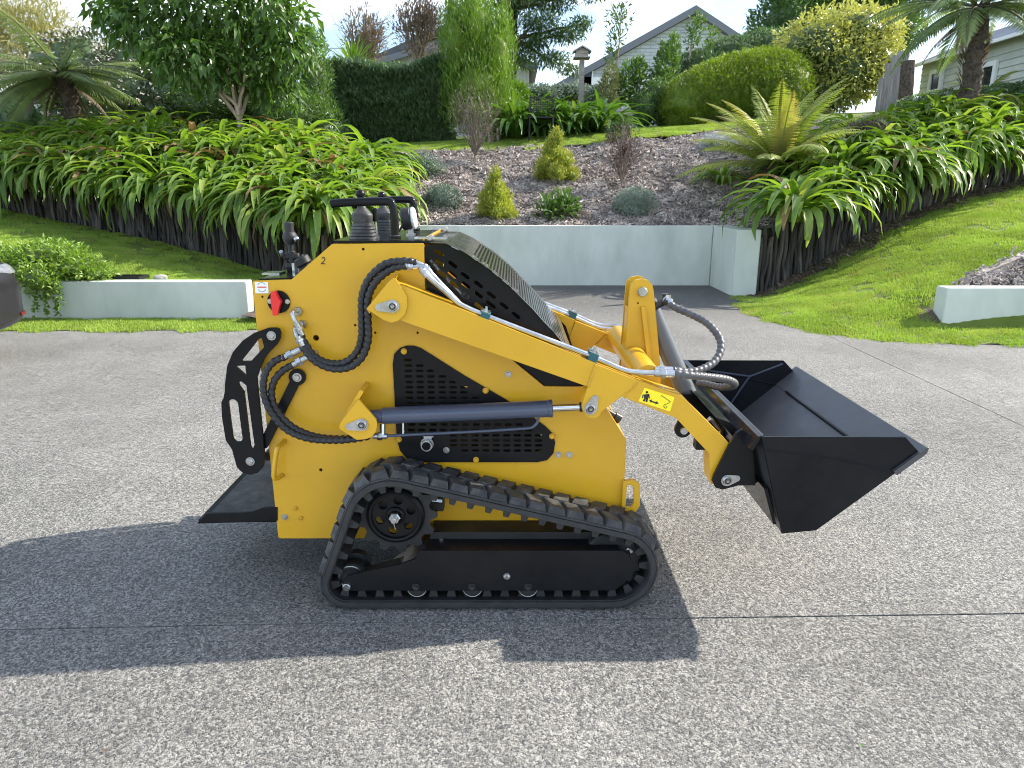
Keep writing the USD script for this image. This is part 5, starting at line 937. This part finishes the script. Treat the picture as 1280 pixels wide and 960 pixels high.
# shrubs and saplings in front of the pale house
def sapling(u0, v0, u1, v1, Y, blobs, leaf, n, Lf, Wf, lab, seed):
    plant('sapling', lab, 'tree', blobs, leaf, n, Lf, Wf, seed, trunk=[limb(P3(u0, v0, Y) - [0, 0, .3], P3(u1, v1, Y), .035, .010, seed, .03)], up=.4, shell=.9, rough=.7)
sapling(768, 120, 776, 12, 19, [B(774, 24, 19, 17, 20, .5), B(770, 52, 19, 12, 12, .4), B(764, 70, 19, 8, 14, .3)], 'dark_leaf', 420, .12, .05, 'thin sapling with a small open crown in front of the pale gable', 61)
sapling(862, 82, 868, 22, 20, [B(866, 45, 20, 10, 26, .35), B(875, 28, 20, 10, 10, .3)], 'mid_leaf', 330, .13, .05, 'young tree with upright leafy shoots before the middle of the gable', 62)
sapling(884, 80, 893, 36, 20.4, [B(890, 46, 20.4, 9, 13, .3), B(884, 62, 20.4, 6, 10, .3)], 'mid_leaf', 160, .13, .05, 'small sapling at the right side of the pale gable', 63)
plant('leafy_shrub', 'bushy green shrub in front of the left eave of the pale house', 'shrub', [B(790, 108, 18.6, 22, 28, .5), B(776, 122, 18.4, 18, 22, .5), B(798, 90, 18.6, 8, 18, .3)], 'mid_leaf', 2300, .12, .05, 64, up=.4, rough=.7)
plant('leafy_shrub', 'green shrub with upright shoots at the left end of the round clipped bush', 'shrub', [B(833, 82, 18.8, 14, 26, .4), B(842, 64, 18.8, 7, 20, .3), B(826, 104, 18.6, 14, 20, .4)], 'mid_leaf', 1700, .12, .05, 65, up=.5, rough=.7)
plant('leafy_shrub', 'dark rounded shrub between the silver bush and the round clipped bush', 'shrub', [B(806, 138, 17.6, 18, 24, .5), B(818, 120, 17.9, 14, 20, .5)], 'dark_leaf', 2600, .10, .04, 66, core='hedge_leaf')
plant('silver_bush', 'whitish silver-leaved bush at the back edge of the upper lawn', 'shrub', [B(778, 150, 17.0, 13, 15, .4)], 'white_leaf', 1500, .07, .022, 67, core='silver_leaf')
plant('leafy_shrub', 'grey-green tall shrub left of the silver bush', 'shrub', [B(758, 125, 17.8, 13, 30, .4), B(764, 100, 18, 9, 18, .3)], 'olive_leaf', 1500, .11, .035, 68, up=.6, rough=.8)
plant('low_shrubs', 'band of pale low shrubs below the pale house behind the flax', 'shrubs', [B(676, 120, 20.5, 30, 12, .6), B(712, 118, 20.8, 30, 12, .6), B(745, 122, 20, 16, 14, .5)], 'silver_leaf', 3000, .12, .05, 69, core='dark_leaf')
# round clipped bush and hedges on the right
t0 = onbank(905, 160)
plant('round_bush', 'large round clipped yellow-green bush on the upper lawn', 'shrub', [B(u, (172 + t) / 2, 17.6 + .003 * (u - 850), 36, (172 - t) / 2, 1.25) for u, t in ((854, 102), (866, 92), (878, 85), (890, 79), (902, 75), (914, 71), (926, 68), (938, 66), (950, 65), (962, 66), (974, 69))], 'topiary_leaf', 66000, .08, .024, 71, core='topiary_leaf', corek=.86, rough=.16, freq=11., shell=.10, up=.35, scatter=.7)
plant('dark_hedge', 'dark sloping hedge behind the round clipped bush', 'hedge', [B(880, 84, 20.5, 40, 18, .8), B(920, 70, 20.8, 44, 20, .8), B(955, 66, 21, 36, 26, .8)], 'hedge_leaf', 9000, .12, .04, 72, core='hedge_leaf', rough=.3, shell=.2)
plant('dark_tree', 'big dark evergreen tree behind the variegated shrub', 'tree', [B(985, 28, 24, 46, 36, 1.6), B(1040, 5, 24.5, 60, 30, 1.6), B(1095, -5, 24, 60, 34, 1.6), B(1010, -25, 24.5, 50, 26, 1.4), B(960, 60, 23.5, 30, 26, 1.2), B(1120, 40, 23, 30, 30, 1.0)], 'dark_leaf', 16000, .18, .07, 73, core='hedge_leaf', corek=.6, trunk=[limb(P3(1030, 130, 24) - [0, 0, 1], P3(1035, 0, 24.3), .25, .1, 73)], rough=.7)
plant('variegated_shrub', 'large cream and green variegated shrub right of the round bush', 'shrub', [B(1018, 62, 18.7, 46, 42, 1.2), B(1065, 45, 18.9, 46, 36, 1.2), B(1050, 88, 18.5, 50, 46, 1.1), B(1085, 78, 18.8, 34, 44, 1.0), B(1030, 118, 18.3, 34, 26, .8), B(1105, 40, 19.2, 22, 28, .7)], 'variegated_leaf', 13000, .125, .062, 74, core='dark_leaf', corek=.7, rough=.8, shell=.42, up=.1)
plant('box_hedge', 'low dark box hedge before the wall of the cream cottage', 'hedge', [B(1150, 132, 15.8, 26, 12, .4), B(1178, 126, 15.4, 26, 12, .4), B(1250, 118, 14.2, 24, 11, .4), B(1285, 114, 13.9, 26, 11, .4)], 'hedge_leaf', 6000, .06, .026, 75, core='hedge_leaf', rough=.25, shell=.15)
plant('dry_grass_clump', 'greyish dry seeding plant among the right agapanthus', 'plant', [B(1085, 165, 11.8, 26, 9, .3)], 'twig', 900, .16, .012, 76, up=.5, shell=.9)

# small plants on the mulch bank
def mound(u, v, w, h, leaf, lab, seed, n=2600, Lf=.055, Wf=.018, cat_='shrub', core='silver_leaf', **kw):
    p = onbank(u, v); d = (p[1] * math.cos(PITCH) - .2) / FPX; R, H = w * d / 2, h * d
    return plant('mound_shrub' if cat_ == 'shrub' else cat_, lab, cat_, [(p[0], p[1] + R * .6, p[2] + H * .36, R, R * .85, H * .62)], leaf, n, Lf, Wf, seed, core=core, corek=.7, rough=.5, shell=.35, zmin=p[2] - .03, **kw)
mound(526, 224, 62, 32, 'silver_leaf', 'dark grey-green mounded shrub at the top left of the mulch bank', 81, core='hedge_leaf')
mound(553, 262, 52, 31, 'silver_leaf', 'small silver-green mound just behind the work lamp of the loader', 82)
mound(795, 271, 60, 37, 'silver_leaf', 'silver-green mound right of centre just above the retaining wall', 83)
mound(905, 190, 62, 24, 'white_leaf', 'pale blue-grey mound beside the golden fern at the top of the bank', 84, core='silver_leaf')
def cone(u, v, w, h, leaf, lab, seed, n=5200):
    p = onbank(u, v); d = (p[1] * math.cos(PITCH) - .2) / FPX; R, H = w * d / 2, h * d; bl = []; r = np.random.default_rng(seed)
    for i in range(17):
        a, s = i * 2.4, (i / 16) ** 1.15; k = (1 - s * .92) * (.55 + .3 * r.random()); bl.append((p[0] + R * k * math.cos(a), p[1] + .3 * R + R * k * .9 * math.sin(a), p[2] + H * (.14 + .68 * s) + H * .05 * r.normal(), R * (.40 - .24 * s), R * (.4 - .24 * s), H * (.15 + .05 * r.random())))
    plant('dwarf_conifer', lab, 'shrub', bl, leaf, n, .075, .018, seed, core='topiary_leaf', corek=.55, up=.9, rough=.7, shell=.6, zmin=p[2], trunk=[limb(p - [0, 0, .1], p + [0, .3 * R, H * .5], .02, .008, seed)])
cone(620, 278, 58, 66, 'gold_leaf', 'golden yellow dwarf conifer on the lower mulch bank behind the hood of the loader', 85)
cone(693, 230, 60, 66, 'gold_leaf', 'yellow-green dwarf conifer higher on the mulch bank below the flax', 86)
def twiggy(u, v, w, h, leaf, lab, seed, n, wood='twig', each=9, r0=.014):
    p = onbank(u, v); d = (p[1] * math.cos(PITCH) - .2) / FPX; R, H = w * d / 2, h * d; r = np.random.default_rng(seed)
    tp = [p + [R * math.cos(a * 2.4) * (.3 + .7 * r.random()), R * .7 * math.sin(a * 2.4), H * (.55 + .45 * r.random())] for a in range(16)]
    plant('twiggy_shrub', lab, 'shrub', [(p[0], p[1], p[2] + H * .6, R * .9, R * .7, H * .42)], leaf, n, .045, .014, seed, trunk=twigs(p + [0, 0, H * .12], tp, r0, seed, each) + [limb(p - [0, 0, .1], p + [0, 0, H * .14], r0 * 1.6, r0, seed)], wood=wood, up=.6, shell=.95, rough=.6)
twiggy(594, 206, 70, 96, 'olive_leaf', 'sparse twiggy grey-brown shrub on the mulch in front of the clipped hedge', 87, 2300)
twiggy(777, 236, 54, 74, 'red_leaf', 'dark reddish-brown twiggy shrub in the middle of the mulch bank', 88, 1900)
p = onbank(772, 178); plant('leafy_shrub', 'small green shrub at the lawn edge above the reddish twiggy bush', 'shrub', [(p[0], p[1], p[2] + .16, .22, .2, .2)], 'dark_leaf', 700, .07, .03, 89)
p = onbank(698, 280); plant('leafy_shrub', 'low broad-leaved green plant with brown leaves just above the retaining wall', 'shrub', [(p[0] - .05, p[1] + .25, p[2] + .18, .28, .24, .22), (p[0] + .12, p[1] + .3, p[2] + .25, .2, .2, .24)], 'mid_leaf', 520, .14, .05, 90, up=.5, shell=.9)
obj('dry_leaf', crown([(p[0] + .1, p[1] + .3, p[2] + .05, .5, .25, .12)], 260, .12, .05, 91, shell=.9), 'brown_leaf', stage.GetPrimAtPath('/World/leafy_shrub_006'))

# trailing succulent on the left wall, tray and stone
W0 = 7.9
ss = [B(60, 322, 8.15, 50, 20, .32), B(25, 335, 8.1, 34, 22, .3), B(95, 335, 8.05, 38, 18, .28), B(118, 343, 8.0, 26, 8, .2), B(45, 350, 7.72, 28, 22, .12), B(-20, 330, 8.2, 40, 26, .4)]
plant('succulent', 'bright green trailing succulent spilling over the left low wall', 'plant', ss, 'lime_leaf', 5200, .06, .030, 92, core='mid_leaf', corek=.6, rough=.6, up=.4)
rr = np.random.default_rng(93); sprigs = []
for k, (u0, v0, u1, v1) in enumerate(((66, 355, 72, 398), (58, 360, 60, 399), (48, 362, 44, 392), (74, 352, 76, 385))):
    q = np.linspace(0, 1, 40)[:, None]; ps = P3(u0, v0, 7.74) * (1 - q) + P3(u1, v1, 7.70) * q; ps = ps + rr.normal(size=ps.shape) * .012; sprigs.append(leaves(ps, unit(40, rr) + [0, -.5, .1], unit(40, rr), .055, .03))
obj('trailing_stem', cat(sprigs), 'lime_leaf', stage.GetPrimAtPath('/World/succulent'))
x, z = P(150, 347, 8.15); tt = thing('tray', 'black plastic tray behind the left low wall', 'tray')
obj('rim', cat([box((x, 8.10, z - .03), (.46, .012, .09)), box((x, 8.34, z - .03), (.46, .012, .09)), box((x - .236, 8.22, z - .03), (.012, .25, .09)), box((x + .236, 8.22, z - .03), (.012, .25, .09))]), 'matt_black', tt); obj('base', box((x, 8.22, z - .07), (.458, .225, .01)), 'matt_black', tt)
x, z = P(201, 348, 8.2); m = trimesh.creation.icosphere(3); m.vertices *= np.array([.075, .055, .04]) * (.7 + .6 * meshkit.fbm(m.vertices * 1.6, 3, 5))[:, None]; m.apply_translation((x, 8.2, z + .005)); obj('stone', m, 'rock', smooth=True, label='grey stone behind the top of the left low wall', cat='stone')
sm = gridsheet([(-2.93, 7.55), (-2.55, 7.45), (-2.4, 7.7), (-2.6, 8.1), (-2.93, 8.0)], .06, lambda x, y: np.full(np.size(x), .055) + .05 * meshkit.fbm(np.c_[np.ravel(x) * 6, np.ravel(y) * 6, np.zeros(np.size(x))], 3, 2)); obj('soil_patch', sm, 'soil', smooth=True, label='bare soil patch at the right end of the left low wall', kind='structure')
sm = gridsheet([(4.2, 7.22), (4.41, 7.18), (4.41, 7.5), (4.28, 7.52)], .05, lambda x, y: right_z(x, y) - .012 + .05 * meshkit.fbm(np.c_[np.ravel(x) * 6, np.ravel(y) * 6, np.zeros(np.size(x))], 3, 2)); obj('soil_patch', sm, 'soil', smooth=True, label='dark bare soil at the left end of the right low wall', kind='structure')

# ------------------------------------------------------------------ buildings
def gable(name, label, x0, x1, y0, y1, zb, ze, xr, zr, wallmat, roofmat, over=.35, th=.16, ze2=None):
    ze2 = ze2 or ze; t = thing(name, label, 'house'); obj('wall', ext([(x0, zb), (x1, zb), (x1, ze2), (xr, zr), (x0, ze)], y0, y1), wallmat, t)
    sl, sr = (zr - ze) / (xr - x0), (zr - ze2) / (x1 - xr)
    for nm, q in (('roof', [(x0 - over, ze - sl * over + .02), (xr, zr + .02), (xr, zr + th), (x0 - over, ze - sl * over + th)]), ('roof', [(x1 + over, ze2 - sr * over + .02), (xr + .002, zr + .02), (xr + .002, zr + th), (x1 + over, ze2 - sr * over + th)])):
        obj(nm, ext(q, y0 - over, y1 + over), roofmat, t)
    return t
Yh = 36.; gx, gz = P(868, 14, Yh); lx_, lz_ = P(690, 118, Yh); rx_, rz_2 = P(925, 50, Yh)
hs = gable('gabled_house', 'pale grey brick house with a steep gable and dark barge boards behind the garden', lx_, rx_ + 1.2, Yh, Yh + 9, 3., lz_, gx, gz - .15, 'white_brick', 'house_grey', over=.3, th=.34, ze2=rz_2 - .9)
x, z = P(737, 100, Yh); obj('lower_wall', box((x + 1.6, Yh - .06, z - .35), (5.4, .08, .95)), 'white_trim', hs); f_ = obj('window', box((x - .1, Yh - .05, z - .1), (.35, .1, .9)), 'dark_glass', hs); obj('frame', cat([box((x - .32, Yh - .07, z - .1), (.06, .1, 1.0)), box((x + .12, Yh - .07, z - .1), (.06, .1, 1.0))]), 'white_trim', f_)
Y2 = 30.; ax_, az_ = P(558, 36, Y2); bx_, bz_ = P(455, 72, Y2)
h2_ = gable('dark_roof_house', 'house with a dark sloping roof half hidden behind the clipped hedge', bx_, ax_ + 3.2, Y2, Y2 + 8, 3., bz_ - .45, ax_, az_ - .2, 'grey_timber', 'roof_dark', over=.3, th=.3)
obj('fascia', ext(PL([(468, 74), (556, 49), (556, 57), (468, 82)], Y2 - .36), Y2 - .40, Y2 - .34), 'house_grey', h2_)
# cream cottage: its side wall runs away from us
cx0, cx1, cy0, cy1, cze = 10.25, 13.6, 13.2, 19.2, 4.42
ct = thing('cottage', 'small cream weatherboard cottage with a grey metal roof at the right edge', 'cottage')
obj('wall', box(((cx0 + cx1) / 2 + .03, (cy0 + cy1) / 2, (2.2 + cze) / 2), (cx1 - cx0 - .06, cy1 - cy0 - .02, cze - 2.2)), 'weatherboard', ct)
for i in range(13):
    z0, hh = 2.6 + i * .14, .145; b_ = ext([(0, 0), (-.030, 0), (-.010, hh), (0, hh)], cy0, cy1); b_.apply_translation((cx0 + .03, 0, z0)); obj('weatherboard', b_, 'weatherboard', ct)
rs = .42
w_ = np.linspace(0, 1, 150); prof = [(y, .018 * math.sin(2 * PI * (y - cy0) / .13)) for y in np.linspace(cy0 - .25, cy1 + .25, 380)]
v = np.array([(x, y, cze + (x - cx0) * rs + .06 + h_) for x in (cx0 - .22, (cx0 + cx1) / 2) for y, h_ in prof]); n_ = len(prof); f = [[i, i + 1, n_ + i + 1] for i in range(n_ - 1)] + [[i, n_ + i + 1, n_ + i] for i in range(n_ - 1)]
obj('roof', T(v, f), 'roof_metal', ct, True); v2 = v.copy(); v2[:, 0] = cx0 + cx1 - v2[:, 0]; obj('roof', T(v2, np.array(f)[:, ::-1]), 'roof_metal', ct, True)
obj('gutter', box((cx0 - .24, (cy0 + cy1) / 2, cze - .045), (.07, cy1 - cy0 + .4, .07)), 'white_trim', ct)
for u, v_, w2, h2b in ((1171, 102, .36, .36), (1236, 96, .34, .40)):
    dep = cx0 / (u - 640) * FPX; k = math.tan(math.atan((v_ - 480) / FPX) + PITCH); Yw = dep / (math.cos(PITCH) + k * math.sin(PITCH)); z = EYE - Yw * k
    f_ = obj('window', box((cx0 - .012, Yw, z), (.03, w2, h2b)), 'dark_glass', ct)
    obj('frame', cat([box((cx0 - .03, Yw + s * (w2 / 2 + .05), z), (.06, .10, h2b + .2)) for s in (-1, 1)] + [box((cx0 - .03, Yw, z + s * (h2b / 2 + .05)), (.058, w2, .10)) for s in (-1, 1)]), 'white_trim', f_)
Yd = 14.75; dd = obj('door', box((cx0 - .02, Yd, 3.45), (.05, .55, 1.5)), 'door_brown', ct); obj('frame', cat([box((cx0 - .03, Yd + s * .33, 3.45), (.07, .10, 1.6)) for s in (-1, 1)]), 'white_trim', dd)
obj('porch_post', box((cx0 - .5, 14.35, 3.5), (.13, .13, 1.9)), 'white_trim', ct); obj('porch_beam', box((cx0 - .3, 14.35, 4.36), (.5, .12, .12)), 'white_trim', ct)
# slab fence beside it
t = thing('slab_fence', 'short fence of upright weathered grey slabs between the variegated shrub and the cottage', 'fence')
for i, (u, vt, vb, w_) in enumerate(((1098, 100, 146, .13), (1105, 82, 145, .12), (1112, 72, 144, .125), (1119, 67, 143, .11), (1126, 68, 142, .12))):
    p, q = P3(u, vb, 17.4 - .12 * i), P3(u + 3, vt, 17.4 - .12 * i); m = box(((p[0] + q[0]) / 2, p[1], (p[2] + q[2]) / 2 - .1), (w_, .05, q[2] - p[2] + .3), rz=-.25); obj('slab', m, 'grey_timber', t)
p, q = P3(1131, 140, 16.7), P3(1135, 76, 16.7); obj('post', limb(p - [0, 0, .3], q, .15, .14, 5, .01, 6, 10), 'dark_bark', t)
# bird house on a post, black garden chair
t = thing('bird_house', 'small wooden bird house on a post left of the pale house', 'bird house'); p = P3(727, 118, 19); q = P3(727, 72, 19)
obj('post', cat([box(((p[0] + q[0]) / 2, 19, (p[2] + q[2]) / 2 - .3), (.12, .12, q[2] - p[2] + .6))]), 'timber', t); obj('house_box', ext([(q[0] - .15, q[2]), (q[0] + .15, q[2]), (q[0] + .15, q[2] + .13), (q[0], q[2] + .20), (q[0] - .15, q[2] + .13)], 18.85, 19.15), 'timber', t)
obj('roof', ext([(q[0] - .22, q[2] + .10), (q[0], q[2] + .215), (q[0] + .22, q[2] + .10), (q[0] + .22, q[2] + .13), (q[0], q[2] + .25), (q[0] - .22, q[2] + .13)], 18.8, 19.2), 'grey_timber', t); obj('floor', box((q[0], 19, q[2] - .012), (.40, .40, .022)), 'grey_timber', t)
t = thing('garden_chair', 'black metal mesh garden chair in front of the flax on the upper lawn', 'chair'); g_ = onbank(676, 176, upper_h); x, y, z = g_
for dx in (-.24, .24):
    for dy in (-.2, .22): obj('leg', cyl((x + dx, y + dy, z - .02), (x + dx * .95, y + dy, z + .42), .016, 8), 'matt_black', t)
obj('seat', cat([box((x, y, z + .43), (.52, .46, .02))]), 'matt_black', t)
sx_, sz_ = x + .02, z + .56; bars = [box((sx_, y + .22, z + .50 + .035 * i), (.44, .012, .012)) for i in range(1, 11)] + [box((sx_ - .2 + .045 * i, y + .232, z + .69), (.012, .012, .36)) for i in range(10)] + [box((sx_ + s * .235, y + .225, z + .65), (.03, .03, .48)) for s in (-1, 1)]
obj('backrest', cat(bars), 'matt_black', t); obj('armrest', box((x - .27, y, z + .60), (.04, .44, .02)), 'matt_black', t); obj('armrest', box((x + .27, y, z + .60), (.04, .44, .02)), 'matt_black', t)

# ------------------------------------------------------------------ parked car at the left edge
t = thing('parked_car', 'dark grey car whose rear bumper corner shows at the left edge beside the succulent', 'car')
import manifold3d as mf
def loft(sections):                                                  # rounded cross-sections along x, given as (x, half width, z0, z1, corner)
    rows = []
    for x, w, z0, z1, c in sections:
        a = np.linspace(0, 2 * PI, 40, endpoint=False); e = .36; yy = np.sign(np.cos(a)) * np.abs(np.cos(a)) ** e * w; zz = np.sign(np.sin(a)) * np.abs(np.sin(a)) ** e; zz = (z0 + z1) / 2 + zz * (z1 - z0) / 2; k = np.where(zz > (z0 + z1) / 2, 1 - c * (zz - (z0 + z1) / 2) / (z1 - z0) * 2, 1); rows.append(np.c_[np.full(40, x), 5.52 + yy * k, zz])
    n = len(rows); v = np.vstack(rows + [[rows[0].mean(0)], [rows[-1].mean(0)]]); i, j = np.meshgrid(np.arange(n - 1), np.arange(40), indexing='ij'); k = (j + 1) % 40; q = np.stack([i * 40 + j, i * 40 + k, (i + 1) * 40 + k, (i + 1) * 40 + j], -1).reshape(-1, 4); j = np.arange(40); k = (j + 1) % 40
    m = trimesh.Trimesh(v, np.vstack([q[:, [0, 1, 2]], q[:, [0, 2, 3]], np.c_[np.full(40, 40 * n), k, j], np.c_[np.full(40, 40 * n + 1), (n - 1) * 40 + j, (n - 1) * 40 + k]])); m.fix_normals(); return m
XR = -4.31
obj('body', loft([(XR, .62, .30, .62, 0), (XR - .03, .74, .26, .70, 0), (XR - .10, .82, .23, .80, .02), (XR - .25, .86, .22, .90, .03), (XR - .6, .88, .22, .96, .04), (XR - 3.2, .88, .22, .94, .05), (XR - 3.9, .84, .24, .78, .05), (XR - 4.15, .70, .28, .66, 0)]), 'car_paint', t, 50)
obj('cabin', loft([(XR - .35, .62, .85, 1.0, .1), (XR - .7, .74, .85, 1.42, .2), (XR - 1.6, .76, .85, 1.48, .2), (XR - 2.4, .74, .85, 1.40, .2), (XR - 3.1, .66, .85, .95, .1)]), 'dark_glass', t, 50)
for x in (XR - .85, XR - 3.35):
    for y in (4.70, 6.34):
        s = -1 if y < 5.5 else 1; w = obj('wheel', lathe_y([(0, y - s * .1), (.29, y - s * .1), (.315, y - s * .06), (.315, y + s * .04), (.29, y + s * .07), (.2, y + s * .06), (0, y + s * .05)], x, .315, 36), 'rubber', t, 35); obj('rim', lathe_y([(.2, y + s * .062), (.19, y + s * .07), (.05, y + s * .066), (0, y + s * .066)], x, .315, 24), 'zinc', w, 30)
def on_body(x0, x1, y0, y1, z0, z1):                                  # a lens that follows the bumper's curve
    q = [(XR + .012, .62, .30, .62, 0), (XR - .02, .755, .255, .705, 0), (XR - .095, .835, .225, .81, .02), (XR - .25, .872, .215, .91, .03), (XR - .6, .892, .215, .97, .04)]
    a = loft(q); c = trimesh.creation.box((x1 - x0, y1 - y0, z1 - z0)); c.apply_translation(((x0 + x1) / 2, (y0 + y1) / 2, (z0 + z1) / 2))
    tm = lambda m: mf.Manifold(mf.Mesh(np.asarray(m.vertices, np.float32), np.asarray(m.faces, np.uint32))); r = (tm(a) ^ tm(c)).to_mesh(); return trimesh.Trimesh(r.vert_properties[:, :3], r.tri_verts)
obj('tail_light', on_body(XR - .45, XR - .05, 5.95, 6.6, .70, .78), 'lamp_clear', t, 40); obj('reflector', on_body(XR - .3, XR + .1, 6.18, 6.6, .335, .36), 'lamp_red', t, 40)

# ------------------------------------------------------------------ litter on the driveway
def on_drive(u, v): d = EYE / math.tan(math.atan((v - 480) / FPX) + PITCH); return P3(u, v, d)
for i, (u, v, sz, lab) in enumerate(((187, 781, .009, 'whitish stone fragment lying on the driveway joint in the shadow of the loader'), (363, 805, .004, 'tiny white pebble at the edge of the loader shadow'), (93, 723, .004, 'small pale pebble in the shadow left of the loader'), (1080, 930, .004, 'tiny pale pebble low on the right of the driveway'))):
    m = trimesh.creation.icosphere(2); m.vertices *= (np.array([1.3, .9, .5]) * sz) * (.7 + .6 * meshkit.fbm(m.vertices * 1.7 + i, 3, i))[:, None]; q = on_drive(u, v); m.apply_translation(q + [0, 0, sz * .45]); obj('pebble', m, 'rock', smooth=True, label=lab, cat='pebble')
rl = np.random.default_rng(77)
for i, (u, v, c_, lab) in enumerate(((1100, 428, 'brown_leaf', 'dry brown leaf lying at the grass edge right of the bucket'), (128, 941, 'strap_leaf_dry', 'small yellowish fallen leaf at the bottom left of the driveway'), (948, 392, 'brown_leaf', 'small brown leaf at the corner of the right lawn'), (1074, 936, 'mid_leaf', 'small green leaf low on the right of the driveway'))):
    q = on_drive(u, v); k = .05 if i == 0 else .018; ax_l = np.array([[1, .3 * (i - 1), .05]]); obj('fallen_leaf', leaves((q + [0, 0, .006])[None], ax_l, np.array([[0, .1, 1.]]), k, k * .5, fold=.15, droop=-.1), c_, label=lab, cat='leaf')
